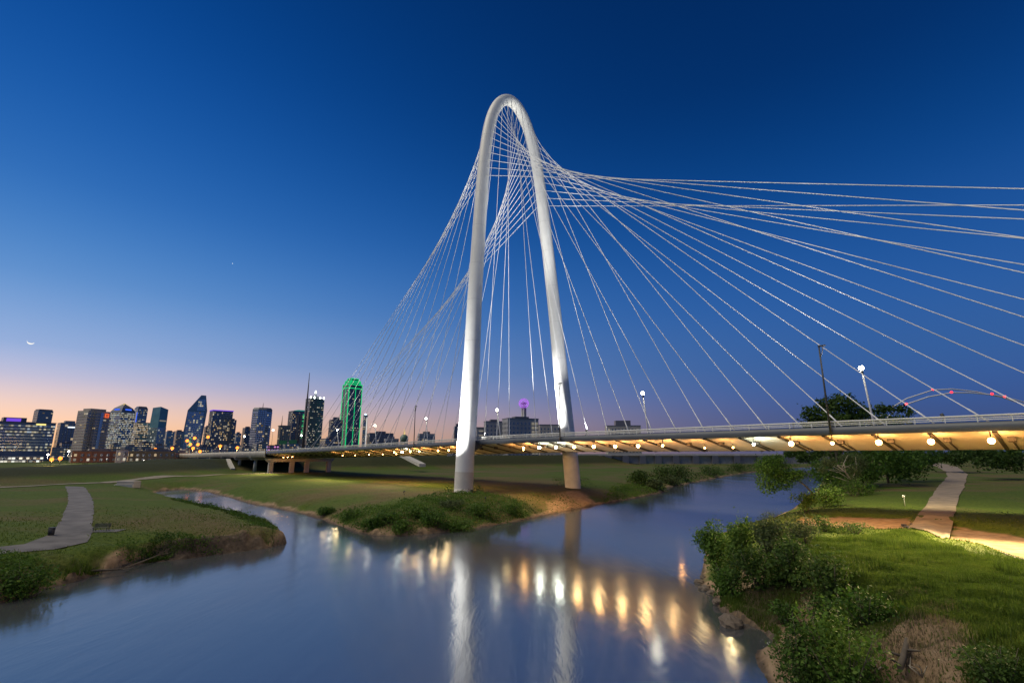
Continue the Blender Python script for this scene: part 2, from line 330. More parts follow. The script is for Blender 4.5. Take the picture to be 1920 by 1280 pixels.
def ground_mat():
    m = bpy.data.materials.new('meadow_ground'); m.use_nodes = True; t = m.node_tree; b = t.nodes['Principled BSDF']; b.inputs['Roughness'].default_value = .9; b.inputs['Specular IOR Level'].default_value = .15
    def nn(k): return t.nodes.new(k)
    c = nn('ShaderNodeTexCoord')
    def noise(s, d=5, st=None):
        n = nn('ShaderNodeTexNoise'); n.inputs['Scale'].default_value = s; n.inputs['Detail'].default_value = d
        if st: mp = nn('ShaderNodeMapping'); mp.inputs['Scale'].default_value = st; t.links.new(c.outputs['Object'], mp.inputs[0]); t.links.new(mp.outputs[0], n.inputs['Vector'])
        else: t.links.new(c.outputs['Object'], n.inputs['Vector'])
        return n
    def rampn(src, stops):
        r = nn('ShaderNodeValToRGB')
        while len(r.color_ramp.elements) < len(stops): r.color_ramp.elements.new(.5)
        for e, (p, k) in zip(r.color_ramp.elements, stops): e.position = p; e.color = (*k, 1)
        t.links.new(src, r.inputs[0]); return r
    def attr(n): a = nn('ShaderNodeAttribute'); a.attribute_name = n; return a.outputs['Fac']
    def mix(f, a, b_): x = nn('ShaderNodeMixRGB'); t.links.new(f, x.inputs[0]); t.links.new(a, x.inputs[1]); t.links.new(b_, x.inputs[2]); return x.outputs[0]
    fine = noise(2.4, 8); grain = noise(14, 4); pat = noise(.035, 4, (1, 2.2, 1))
    g1 = rampn(fine.outputs['Fac'], [(.25, (.038, .060, .009)), (.5, (.072, .108, .014)), (.75, (.112, .140, .024))])
    g2 = rampn(fine.outputs['Fac'], [(.25, (.075, .060, .024)), (.5, (.120, .098, .038)), (.75, (.150, .128, .055))])
    ad = nn('ShaderNodeMath'); ad.operation = 'ADD'; t.links.new(attr('dry'), ad.inputs[0]); t.links.new(pat.outputs['Fac'], ad.inputs[1])
    dm = nn('ShaderNodeMapRange'); dm.inputs[1].default_value = .8; dm.inputs[2].default_value = 1.22; t.links.new(ad.outputs[0], dm.inputs[0])
    grass = mix(dm.outputs[0], g1.outputs[0], g2.outputs[0])
    gr = rampn(grain.outputs['Fac'], [(.3, (.55, .55, .55)), (.7, (1.35, 1.35, 1.35))])
    mu = nn('ShaderNodeMixRGB'); mu.blend_type = 'MULTIPLY'; mu.inputs[0].default_value = .8; t.links.new(grass, mu.inputs[1]); t.links.new(gr.outputs[0], mu.inputs[2])
    dirt = rampn(noise(1.1, 8).outputs['Fac'], [(.3, (.23, .15, .09)), (.55, (.34, .23, .14)), (.75, (.41, .295, .20))])
    soil = rampn(noise(1.6, 8).outputs['Fac'], [(.3, (.045, .034, .026)), (.6, (.10, .075, .055)), (.8, (.17, .135, .10))])
    sw = rampn(fine.outputs['Fac'], [(.3, (.026, .032, .010)), (.7, (.052, .056, .022))]); col = mix(attr('sward'), mu.outputs[0], sw.outputs[0]); col = mix(attr('bare'), col, dirt.outputs[0]); col = mix(attr('dark_soil'), col, soil.outputs[0])
    t.links.new(col, b.inputs['Base Color'])
    bp = nn('ShaderNodeBump'); bp.inputs['Strength'].default_value = .7; bp.inputs['Distance'].default_value = .25; t.links.new(fine.outputs['Fac'], bp.inputs['Height']); t.links.new(bp.outputs[0], b.inputs['Normal'])
    return m
gme.materials.append(ground_mat())
tag(link('ground', gme), kind='structure')

def water_mat():
    m = bpy.data.materials.new('river_water'); m.use_nodes = True; t = m.node_tree; b = t.nodes['Principled BSDF']
    b.inputs['Base Color'].default_value = (.058, .062, .068, 1); b.inputs['Roughness'].default_value = .13; b.inputs['IOR'].default_value = 3.5
    c = t.nodes.new('ShaderNodeTexCoord'); hs = None
    for sc, st, rot, w in ((.55, (1, .22, 1), .9, .5), (.16, (1, .35, 1), -.5, 1.0), (2.2, (1, .3, 1), 1.2, .16)):
        mp = t.nodes.new('ShaderNodeMapping'); mp.inputs['Rotation'].default_value = (0, 0, rot); mp.inputs['Scale'].default_value = st
        n = t.nodes.new('ShaderNodeTexNoise'); n.inputs['Scale'].default_value = sc; n.inputs['Detail'].default_value = 5; n.inputs['Distortion'].default_value = .8
        t.links.new(c.outputs['Object'], mp.inputs[0]); t.links.new(mp.outputs[0], n.inputs['Vector'])
        k = t.nodes.new('ShaderNodeMath'); k.operation = 'MULTIPLY'; k.inputs[1].default_value = w; t.links.new(n.outputs['Fac'], k.inputs[0])
        if hs is None: hs = k
        else: a = t.nodes.new('ShaderNodeMath'); a.operation = 'ADD'; t.links.new(hs.outputs[0], a.inputs[0]); t.links.new(k.outputs[0], a.inputs[1]); hs = a
    bp = t.nodes.new('ShaderNodeBump'); bp.inputs['Strength'].default_value = .07; bp.inputs['Distance'].default_value = .5; t.links.new(hs.outputs[0], bp.inputs['Height']); t.links.new(bp.outputs[0], b.inputs['Normal'])
    # smooth and rough lanes of current
    mp = t.nodes.new('ShaderNodeMapping'); mp.inputs['Rotation'].default_value = (0, 0, .7); mp.inputs['Scale'].default_value = (1, .25, 1); n = t.nodes.new('ShaderNodeTexNoise'); n.inputs['Scale'].default_value = .09; n.inputs['Detail'].default_value = 4
    t.links.new(c.outputs['Object'], mp.inputs[0]); t.links.new(mp.outputs[0], n.inputs['Vector']); r = t.nodes.new('ShaderNodeMapRange'); r.inputs[1].default_value = .35; r.inputs[2].default_value = .65; r.inputs[3].default_value = .10; r.inputs[4].default_value = .165
    t.links.new(n.outputs['Fac'], r.inputs[0]); t.links.new(r.outputs[0], b.inputs['Roughness'])
    return m
wv = [(-500, -300, 0), (500, -300, 0), (500, 800, 0), (-500, 800, 0)]
tag(link('river_water', np_mesh('river_water', wv, [(0, 1, 2, 3)], water_mat())), kind='structure')

def ground_at(px, py):
    z = 3.0
    for _ in range(10):
        p = at(px, py, z); z = .5 * z + .5 * max(0.0, H1(p[0], p[1]))
    p = at(px, py, z); return np.array([p[0], p[1], H1(p[0], p[1])])
def ribbon(name, left, right, m, lift=.05, n=60, zguess=FLOOD):
    def res(pts):
        p = np.array([at(x, y, zguess)[:2] for x, y in pts]); d = np.concatenate([[0], np.cumsum(np.sqrt((np.diff(p, axis=0) ** 2).sum(1)))])
        u = np.linspace(0, d[-1], n); return np.column_stack([np.interp(u, d, p[:, 0]), np.interp(u, d, p[:, 1])])
    a, b = res(left), res(right); k = 7; v = []
    wv_ = (vnoise(a, 1.7, 31) - .5)[:, None] * .7; wb_ = (vnoise(b, 1.7, 32) - .5)[:, None] * .7; d_ = b - a; ln_ = np.linalg.norm(d_, axis=1)[:, None] + 1e-6; a = a + d_ / ln_ * wv_; b = b + d_ / ln_ * wb_
    for q in range(k): v.append(a * (1 - q / (k - 1)) + b * q / (k - 1))
    P = np.stack(v, 1).reshape(-1, 2); z = height(P) + lift
    f = [(i * k + q, i * k + q + 1, (i + 1) * k + q + 1, (i + 1) * k + q) for i in range(n - 1) for q in range(k - 1)]
    return tag(link(name, np_mesh(name, np.column_stack([P, z]), f, m, True)), kind='structure')
ribbon('footpath', [(122, 909), (128, 925), (127, 945), (114, 975), (98, 992), (58, 1005), (0, 1012), (-120, 1024)], [(158, 909), (170, 925), (175, 945), (175, 985), (168, 998), (108, 1009), (50, 1017), (0, 1022), (-120, 1036)], M['path'], .07)
ribbon('levee_trail', [(-300, 925), (0, 912), (150, 904), (300, 894), (430, 889), (540, 887)], [(-300, 926.4), (0, 913.5), (150, 905.3), (300, 895.2), (430, 890), (540, 887.8)], M['trail'], .16, 90)
ribbon('paved_trail', [(1730, 868), (1756, 875), (1774, 885), (1777, 895), (1757, 915), (1737, 948), (1701, 988)], [(1760, 868), (1796, 876), (1814, 890), (1810, 908), (1797, 938), (1788, 975), (1780, 1012)], mat('tan_path', (.25, .195, .14), .85, .3, .45, bump=.08), .12, 70, 3.4)
ribbon('park_trail', [(1885, 1036), (1925, 1046), (2020, 1076)], [(1868, 1038), (1925, 1058), (2020, 1098)], M['path'], .1, 20, 3.4)

# ---------------------------------------------------------------- the cable-stayed bridge
bridge = empty('cable_stayed_bridge', tuple(BASE + T * 19.8 + np.array([0, 0, BASEZ])), 0, 'white arched cable-stayed bridge carrying a road across the river', 'bridge')
BO = np.array(bridge.location)
def Bp(s, l, zr): return br(s, l, zr) - BO
HW = [(0, 20.1), (9, 19.5), (17, 18.5), (33, 17.05), (50, 15.8), (67, 14.2), (84, 12.5), (93, 11.45), (101.6, 10), (107, 8.7), (110.5, 7.4), (113.2, 6.0), (115.6, 4.3), (117.2, 2.5), (118.0, 1.1), (118.25, 0)]
def arch_xy():
    half = [(20.2 - .038 * z - w, z) for z, w in HW]; right = [(20.2 - .038 * z + w, z) for z, w in reversed(HW[:-1])]
    P = np.array(half + right); d = np.concatenate([[0], np.cumsum(np.sqrt((np.diff(P, axis=0) ** 2).sum(1)))])
    u = np.linspace(0, d[-1], 260); Q = np.column_stack([np.interp(u, d, P[:, 0]), np.interp(u, d, P[:, 1])])
    for _ in range(14): Q[1:-1] = .25 * Q[:-2] + .5 * Q[1:-1] + .25 * Q[2:]
    return Q
ARCH = arch_xy(); NTOP = int(np.argmax(ARCH[:, 1]))
def arad(z): return float(np.interp(z, [0, 25, 45, 60, 90, 108, 119], [2.3, 2.24, 2.02, 1.9, 1.78, 1.7, 1.68]))
def ring_frame(i):
    a = ARCH[max(i - 1, 0)]; b = ARCH[min(i + 1, len(ARCH) - 1)]; d = (b - a) / np.linalg.norm(b - a)
    return T * d[0] + np.array([0, 0, d[1]]), T * (-d[1]) + np.array([0, 0, d[0]])
def loft_arch(i0, i1, n=28, extra=0.0):
    v, f = [], []
    for i in range(i0, i1 + 1):
        s, z = ARCH[i]; c = BASE + T * s + np.array([0, 0, BASEZ + z]) - BO; _, x = ring_frame(i); r = arad(z) + extra
        for k in range(n):
            a = 2 * math.pi * k / n; v.append(c + (x * math.cos(a) + LN * math.sin(a)) * r)
    for i in range(i1 - i0):
        for k in range(n): f.append((i * n + k, i * n + (k + 1) % n, (i + 1) * n + (k + 1) % n, (i + 1) * n + k))
    return v, f
def zi(z, far):                                # ring index at a height on either leg
    rng = range(NTOP + 1) if not far else range(len(ARCH) - 1, NTOP - 1, -1)
    return min(rng, key=lambda i: abs(ARCH[i, 1] - z))
i0n, i0f = zi(4.6, False), zi(8.6, True)
v, f = loft_arch(i0n, i0f); arch = link('arch', np_mesh('arch', v, f, M['white_steel'], True), bridge)
for far, zt in ((False, 4.6), (True, 8.6)):    # concrete feet of the two legs
    j = zi(zt, far); e = 0 if not far else len(ARCH) - 1; lo, hi = min(j, e), max(j, e); v, f = loft_arch(lo, hi, 28, .03)
    v = np.array(v); endring = slice(0, 28) if not far else slice(len(v) - 28, len(v)); low = v[endring].copy(); low[:, 2] -= 3.2
    v = np.vstack([v, low]); q = len(v) - 28; o = 0 if not far else q - 28
    f = list(f) + [(o + k, o + (k + 1) % 28, q + (k + 1) % 28, q + k) for k in range(28)]
    link('leg_footing', np_mesh('leg_footing', v, f, M['foot_concrete'], True), bridge)
seams = MB()
for far in (False, True):
    for z in (17, 27, 38, 49, 60, 71, 81, 90.5, 100, 108):
        i = zi(z, far); s, zz = ARCH[i]; d, x = ring_frame(i); c = BASE + T * s + np.array([0, 0, BASEZ + zz]) - BO; r = arad(zz) + .012; n = 28; b = len(seams.v)
        for q in (-.05, .05):
            for k in range(n): a = 2 * math.pi * k / n; seams.v.append(tuple(c + d * q + (x * math.cos(a) + LN * math.sin(a)) * r))
        for k in range(n): seams.f.append((b + k, b + (k + 1) % n, b + n + (k + 1) % n, b + n + k)); seams.sm.append(True)
tag(seams.build('weld_seam', M['seam'], arch), kind='stuff')

DL0, DL1, NRIB = -165.0, 184.0, 5.85
def loft_deck(name, prof_pts, m, l0, l1, step=5.85, parent=bridge, cls=False, drop=prof):
    v, f = [], []; ls = np.linspace(l0, l1, max(2, int(round((l1 - l0) / step)) + 1)); k = len(prof_pts)
    for l in ls:
        for s, z in prof_pts: v.append(Bp(s, l, z + drop(l)))
    kk = k if cls else k - 1
    for i in range(len(ls) - 1):
        for q in range(kk): f.append((i * k + q, i * k + (q + 1) % k, (i + 1) * k + (q + 1) % k, (i + 1) * k + q))
    return link(name, np_mesh(name, v, f, m), parent)
E0, E1 = 3.0, 36.6
loft_deck('edge_fascia', [(E0 + .06, 2.62), (E0, 2.66), (E0 - .08, 3.16), (E0, 3.66), (E0 + .5, 3.78), (E0 + .5, 3.62), (E0 + .35, 2.7)], M['grey_steel'], DL0, DL1, cls=True)
loft_deck('edge_fascia', [(E1 - .06, 2.62), (E1, 2.66), (E1 + .08, 3.16), (E1, 3.66), (E1 - .5, 3.78), (E1 - .5, 3.62), (E1 - .35, 2.7)], M['grey_steel'], DL0, DL1, cls=True)
loft_deck('roadway', [(E0 + .5, 3.62), (17.2, 3.75), (22.4, 3.75), (E1 - .5, 3.62), (E1 - .5, 3.3), (19.8, 3.42), (E0 + .5, 3.3)], M['asphalt'], DL0, DL1, cls=True)
loft_deck('median_kerb', [(18.0, 3.75), (18.0, 4.15), (21.6, 4.15), (21.6, 3.75)], M['concrete'], DL0, DL1, cls=True)
loft_deck('spine_girder', [(13.6, .78), (14.0, .68), (25.6, .68), (26.0, .78)], M['soffit'], DL0, DL1)
ribpos = [(k + .5) * NRIB for k in range(-29, 29)]
for k in range(len(ribpos) - 1):               # soffit panels between the ribs
    la, lb = ribpos[k], ribpos[k + 1]
    for s0, s1, nme in ((E0 + .35, 13.6, 'n'), (E1 - .35, 26.0, 'f')):
        mb = MB(); za, zb = prof(la), prof(lb); g = .12; zo, zi_ = 2.70, .80
        p = [Bp(s0, la + g, zo + za), Bp(s0, lb - g, zo + zb), Bp(s1, lb - g, zi_ + zb), Bp(s1, la + g, zi_ + za)]
        mb.hexa([tuple(q) for q in p] + [tuple(q + np.array([0, 0, .18])) for q in p]); mb.build('soffit_panel', M['soffit'], bridge)
for l in ribpos:
    d = prof(l)
    for s0, s1 in ((E0 + .3, 14.2), (E1 - .3, 25.4)):
        mb = MB(); w = .2
        mb.hexa([tuple(Bp(s0, l - w, 2.45 + d)), tuple(Bp(s0, l + w, 2.45 + d)), tuple(Bp(s1, l + w, .56 + d)), tuple(Bp(s1, l - w, .56 + d)),
                 tuple(Bp(s0, l - w, 2.78 + d)), tuple(Bp(s0, l + w, 2.78 + d)), tuple(Bp(s1, l + w, .9 + d)), tuple(Bp(s1, l - w, .9 + d))])
        rib = mb.build('rib', M['rib'], bridge)
    mb = MB(); mb.tube([Bp(7.0, l + 1.1, 1.72 + d), Bp(13.4, l + 1.1, .66 + d)], .11, 6); pipe = mb.build('drain_pipe', M['rib'], bridge)
    mb = MB(); mb.hexa([tuple(Bp(6.6, l + .75, 1.55 + d)), tuple(Bp(6.6, l + 1.45, 1.55 + d)), tuple(Bp(7.3, l + 1.45, 1.45 + d)), tuple(Bp(7.3, l + .75, 1.45 + d)),
                        tuple(Bp(6.6, l + .75, 2.2 + d)), tuple(Bp(6.6, l + 1.45, 2.2 + d)), tuple(Bp(7.3, l + 1.45, 2.1 + d)), tuple(Bp(7.3, l + .75, 2.1 + d))])
    mb.build('bracket', M['rib'], pipe)
# knee brackets from the near and far legs to the deck edge
for s0, s1, q in ((1.2, 4.6, 1), (39.0, 35.4, -1)):
    mb = MB(); w = 1.5
    mb.hexa([tuple(Bp(s0, -w, .5)), tuple(Bp(s0, w, .5)), tuple(Bp(s1, w, 1.9)), tuple(Bp(s1, -w, 1.9)), tuple(Bp(s0, -w, 2.7)), tuple(Bp(s0, w, 2.7)), tuple(Bp(s1, w, 3.2)), tuple(Bp(s1, -w, 3.2))])
    mb.build('knee_bracket', M['grey_steel'], bridge)
mb = MB(); mb.hexa([tuple(Bp(-.6, -6.4, -.35)), tuple(Bp(-.6, -4.6, -.35)), tuple(Bp(.9, -4.6, -.35)), tuple(Bp(.9, -6.4, -.35)), tuple(Bp(-.6, -6.4, .35)), tuple(Bp(-.6, -4.6, .35)), tuple(Bp(.9, -4.6, .35)), tuple(Bp(.9, -6.4, .35))])
mb.tube([Bp(.2, -5, -.1), Bp(.6, -.8, -.3)], .16, 8); mb.build('sensor_bracket', M['grey_steel'], bridge)
# railing: rails plus each post
rail = MB()
for zr, r in ((4.42, .11), (4.16, .06), (3.94, .06)):
    rail.tube([Bp(E0 + .12, l, zr + prof(l)) for l in np.linspace(DL0, DL1, 60)], r, 6)
railing = rail.build('railing', M['rail_steel'], bridge)
lp = np.arange(DL0, 120, 2.925); post = MB(); p0 = Vector(tuple(Bp(E0 + .12, 0, 3.7)))
a, b = LN * .05, T * .05
post.hexa([tuple(-a - b), tuple(a - b), tuple(a + b), tuple(-a + b), tuple(-a - b + np.array([0, 0, .74])), tuple(a - b + np.array([0, 0, .74])), tuple(a + b + np.array([0, 0, .74])), tuple(-a + b + np.array([0, 0, .74]))])
pme = post.mesh('post', M['rail_steel'])
for l in lp: link('post', pme, railing, tuple(Bp(E0 + .12, l, 3.68 + prof(l))))
frail = MB()
for zr in (4.42, 4.1): frail.tube([Bp(E1 - .12, l, zr + prof(l)) for l in np.linspace(DL0, DL1, 40)], .08, 6)
for l in np.arange(DL0, DL1, 5.85): frail.tube([Bp(E1 - .12, l, 3.68 + prof(l)), Bp(E1 - .12, l, 4.42 + prof(l))], .06, 4)
frail.build('far_railing', M['rail_steel'], bridge)

# 58 cables, 29 to a span: the crown of the arch holds the nearest anchors, the lowest sockets the farthest
ZLOW = 85.5; iN, iF = zi(ZLOW, False), zi(ZLOW, True)
for span in (-1, 1):
    for k in range(29):
        far = (k + (span > 0)) % 2 == 1
        tt = (k + .4) / 28.6; idx = NTOP + (iF - NTOP) * tt if far else NTOP + (iN - NTOP) * tt
        j = int(idx); fr = idx - j; s, z = ARCH[j] * (1 - fr) + ARCH[min(j + 1, len(ARCH) - 1)] * fr
        l = span * ((5.98 if span > 0 else 5.68) * (k + .93) + (8 * (max(0, k - 16) / 12) ** 1.5 if span > 0 else 0)); up = np.array(BASE + T * s + LN * span * arad(z) * .8 + np.array([0, 0, BASEZ + z])) - BO
        an = Bp(19.8, l, 4.1 + prof(l)); c = MB(); d = (up - an) / np.linalg.norm(up - an); L = np.linalg.norm(up - an)
        pts = [an, an + d * 3.2, an + d * 3.25]; rs = [.12, .12, .072]
        for q in (.15, .3, .45, .6, .75, .9, 1.0):
            sag = .0009 * L * 4 * q * (1 - q); pts.append(an + (up - an) * q - np.array([0, 0, sag])); rs.append(.072)
        c.tube(pts, rs, 7); c.build('cable', M['cable'], bridge)

# end bent under the main span and the approach viaduct behind it
def bent(l, ztop, cap_t, cols, m, r, parent, tap=1.0, ends=(E0, E1)):
    mb = MB(); w = 1.1
    a, b = ends; z0, z1 = ztop - cap_t, ztop
    mb.hexa([tuple(Bp(a + .8, l - w, z0)), tuple(Bp(a + .8, l + w, z0)), tuple(Bp(b - .8, l + w, z0 + cap_t * (1 - tap))), tuple(Bp(b - .8, l - w, z0 + cap_t * (1 - tap))), tuple(Bp(a - .6, l - w, z1)), tuple(Bp(a - .6, l + w, z1)), tuple(Bp(b + .6, l + w, z1)), tuple(Bp(b + .6, l - w, z1))])
    mb.build('pier_cap', m, parent)
    for s in cols:
        p = BASE + T * s + LN * l; g = H1(p[0], p[1]) - .6; c = MB(); q = p - BO
        if r > 1: c.hexa([tuple(Bp(s - r, l - .9, g - CAMZ)), tuple(Bp(s - r, l + .9, g - CAMZ)), tuple(Bp(s + r, l + .9, g - CAMZ)), tuple(Bp(s + r, l - .9, g - CAMZ)), tuple(Bp(s - r, l - .9, z0 + .6)), tuple(Bp(s - r, l + .9, z0 + .6)), tuple(Bp(s + r, l + .9, z0 + .6)), tuple(Bp(s + r, l - .9, z0 + .6))])
        else: c.tube([(q[0], q[1], g - BO[2]), (q[0], q[1], z0 + .3 + CAMZ - BO[2])], r, 14)
        c.build('pier_column', m, parent)
for l in (-165, 184):
    bent(l, .55 + prof(l), 1.5, (E0 + 2.4, 15.5, 23.0, E1 - 2.2), M['pale_concrete'], 1.01, bridge)
viaduct = empty('approach_viaduct', tuple(BO), 0, 'pale concrete approach viaduct on round columns leading from bridge to downtown', 'viaduct')
pa = lambda l: prof(-165) - .0045 * (-165 - l)
loft_deck('deck_slab', [(E0, 1.3), (E0 - .25, 3.4), (E0 - .25, 4.3), (E0 + .15, 4.3), (E0 + .15, 3.5), (E1 - .15, 3.5), (E1 - .15, 4.3), (E1 + .25, 4.3), (E1 + .25, 3.4), (E1, 1.3)], M['pale_concrete'], -640, -166.6, 20, viaduct, True, pa)
for l in (-192, -222, -252, -282): bent(l, 1.25 + pa(l), 1.4, (6, 14.5, 25, 33.6), M['pale_concrete'], .85, viaduct)

# lamps under the near edge of the deck
LAMPS = [(1014.5, 'w'), (1046, 'w'), (1080, 'o'), (1117, 'o'), (1157, 'o'), (1200, 'o'), (1246, 'd'), (1417, 'W'), (1487, 'o'), (1564, 'd'), (1651, 'o'), (1749, 'o'), (1862, 'o'),
         (1296, 'h'), (1350, 'h'), (985, 'd'), (955, 'h'), (845, 'd'), (825, 'd'), (790, 'd'), (773, 'd'), (758, 'w'), (743, 'd'), (720, 'h'), (695, 'h'), (670, 'h'), (645, 'h'), (622, 'h')]
LS = [(onplane(px, 836, E0 + .9)[0], k) for px, k in LAMPS]
LS += [(l, 'h') for l in (-145, -151, -157)]  # added lamps at the downtown end, brightening the end bent
LS += [(l, 'o') for l in (102, 109, 116, 123, 130)]  # row carried on with added lamps out of view, lighting the right bank
for l, k in LS:
    zr = 1.55 + prof(l); s = E0 + .3 if k != 'h' else 8.5; zr = zr if k != 'h' else 1.15 + prof(l)
    mb = MB(); mb.tube([Bp(s, l, zr + .2), Bp(s + (.2 if k != 'h' else 0), l, (2.7 if k != 'h' else 2.0) + prof(l))], .06, 6); mb.tube([Bp(s, l, zr + .16), Bp(s, l, zr + .32)], [.26, .14], 10)
    fx = mb.build('deck_lamp', M['dark_steel'], bridge); r = {'o': .31, 'w': .3, 'W': .19, 'd': .2, 'h': .13}[k] * (1.1 if l > 66 else 1)
    b = MB(); b.ball(Bp(s, l, zr), r, 12, 8); b.build('bulb', M[{'o': 'lamp_orange', 'w': 'lamp_white', 'W': 'lamp_white', 'd': 'lamp_orange', 'h': 'lamp_orange'}[k]], fx)
    sl = bpy.data.lights.new('soffit_wash', 'SPOT'); sl.energy = 1350 if k in 'od' else 1300; sl.spot_size = math.radians(165); sl.spot_blend = 1; sl.color = (1, .43, .115) if k in 'odh' else (.9, 1, .8); sl.shadow_soft_size = .4
    so = bpy.data.objects.new('soffit_wash', sl); COL.objects.link(so); so.parent = fx; so.location = tuple(Bp(E0 + .25, l + .5, 1.15 + prof(l))); so.rotation_euler = Vector(tuple(T + np.array([0, 0, .16 if k != 'h' else -.2]))).to_track_quat('-Z', 'Y').to_euler()
    if (-70 < l < 30 or l > 62) and k != 'W':                # and some of it down onto the ground beneath
        dl_ = bpy.data.lights.new('deck_lamp_down', 'SPOT'); dl_.energy = 4200 if l < 30 else 5000 if l < 85 else 900; dl_.spot_size = math.radians(120); dl_.spot_blend = 1; dl_.color = (1, .62, .26); dl_.shadow_soft_size = .6
        do = bpy.data.objects.new('deck_lamp_down', dl_); COL.objects.link(do); do.parent = fx; do.location = tuple(Bp(E0 + .6, l, .9 + prof(l))); do.rotation_euler = Vector(tuple(T * .9 - np.array([0, 0, .8]))).to_track_quat('-Z', 'Y').to_euler()
    if k in 'owWdh':                              # the lamp also throws its light outward over the banks
        li = bpy.data.lights.new('deck_lamp_beam', 'SPOT'); li.energy = (15000 if l > 100 else 15000 if l > 99 else 25000 if l > 86 else 5500 if l > 60 else 300 if l > 8 else 3200 if l > -60 else 16000) * {'o': 1, 'w': 1, 'W': .7, 'd': .6, 'h': .6}[k]; li.spot_size = math.radians(150); li.spot_blend = 1; li.color = (1, .74, .36) if k in 'odh' else (.95, 1, .8); li.shadow_soft_size = 1.0
        lo = bpy.data.objects.new('deck_lamp_beam', li); COL.objects.link(lo); lo.parent = fx; lo.location = tuple(Bp(E0 + .2, l, 1.55 + prof(l) - r - .35)); lo.rotation_euler = Vector(tuple(-T * .85 - np.array([0, 0, .55]))).to_track_quat('-Z', 'Y').to_euler()

for l in (36, 50, 62, 72, 82, 92, 104):  # added lamps on the far deck edge, to light the trees and grass beyond
    zr = 1.5 + prof(l); s = E1 + .35; mb = MB(); mb.tube([Bp(s, l, zr + .2), Bp(s - .45, l, 2.7)], .06, 6); mb.tube([Bp(s, l, zr + .16), Bp(s, l, zr + .32)], [.26, .14], 10); fx = mb.build('deck_lamp', M['dark_steel'], bridge)
    b = MB(); b.ball(Bp(s, l, zr), .22, 12, 8); b.build('bulb', M['lamp_orange'], fx)
    li = bpy.data.lights.new('deck_lamp_beam', 'SPOT'); li.energy = 5500; li.spot_size = math.radians(150); li.spot_blend = 1; li.color = (1, .86, .5); li.shadow_soft_size = .3
    lo = bpy.data.objects.new('deck_lamp_beam', li); COL.objects.link(lo); lo.parent = fx; lo.location = tuple(Bp(s, l, zr - .6)); lo.rotation_euler = Vector(tuple(T * .7 - np.array([0, 0, .8]))).to_track_quat('-Z', 'Y').to_euler()
# street lamps standing on the deck
def street_lamp(base_px, top_px, s, label, r=.3):
    l0, _ = onplane(*base_px, s); l1, z1 = onplane(*top_px, s); zb = 3.7 + prof(l0)
    root = empty('street_lamp', tuple(br(s, l0, zb)), 0, label, 'street lamp', 'lit street lamps on the bridge'); o = np.array(root.location); tp = br(s, l1, z1) - o
    mb = MB(); mb.tube([(0, 0, 0), tp * .5, tp * .97], [.19, .15, .13], 10); mb.build('post', M['white_steel'], root)
    mb = MB(); mb.tube([tp * .9, tp * .95, tp * .985], [.13, .2, .16], 10); mb.build('lamp_head', M['grey_steel'], root)
    mb = MB(); mb.ball(tp + np.array([0, 0, .1]), r, 12, 8); mb.build('lamp_lens', M['lamp_street'], root)
    return root
for bp, tp, lab in (((940, 822), (932, 769), 'bright street lamp just right of the near arch leg'), ((1216, 805), (1205, 738), 'bright street lamp right of the far arch leg on a leaning white post'),
                    ((1638, 784), (1615, 691), 'tallest lit street lamp in front of the dark tree, at right'), ((803, 827), (799, 785), 'lit street lamp left of the near arch leg beside a dark pole'),
                    ((707, 831), (703, 798), 'small lit street lamp just right of the green-edged tower'), ((637, 837), (632, 806), 'small lit street lamp in front of the green-edged tower')):
    street_lamp(bp, tp, 21.6, lab, .36 if bp[0] > 850 else .3)
def dark_pole(base_px, top_px, s, label):
    l0, _ = onplane(base_px[0], base_px[1], s); _, z1 = onplane(*top_px, s); zb = 3.2 + prof(l0)
    root = empty('lamp_post', tuple(br(s, l0, zb)), 0, label, 'lamp post', 'unlit dark lamp posts on the near deck edge'); h = z1 - zb
    mb = MB(); mb.tube([(0, 0, -.5), (0, 0, h * .5), (0, 0, h)], [.15, .12, .10], 10); mb.build('post', M['dark_steel'], root)
    mb = MB(); q = LN * .5; mb.tube([(0, 0, h - 1.6), q * .6 + np.array([0, 0, h - .9]), q + np.array([0, 0, h - .1])], .07, 6); arm = mb.build('arm', M['grey_steel'], root)
    mb = MB(); mb.box(tuple(LN * .35 + np.array([0, 0, h + .05])), (.95, .3, .18), math.atan2(LN[1], LN[0])); mb.build('lamp_head', M['dark_steel'], root)
    return root
dark_pole((1557, 808), (1532, 650), E0 - .35, 'unlit dark lamp post in front of the big tree')
dark_pole((1050, 820), (1050, 719), E0 - .35, 'unlit dark lamp post standing in front of the far arch leg')
dark_pole((776, 832), (779, 762), E0 - .35, 'unlit dark lamp post left of the near arch leg')
lm, _ = onplane(568, 840, 19.8); _, zt = onplane(579, 699, 19.8)
p = br(19.8, lm, 3.6 + prof(lm)); hm = zt - 3.6 - prof(lm)
root = empty('mast', tuple(p), 0, 'tall slim dark mast rising at the downtown end of the cables', 'mast')
mb = MB(); mb.tube([(0, 0, 0), (0, 0, hm * .45), (0, 0, hm)], [.75, .55, .12], 10); mb.build('pole', M['dark_steel'], root)
mb = MB(); mb.tube([(0, 0, 0), (0, 0, 1.2)], [1.2, .9], 10); mb.build('pedestal', M['concrete'], root)

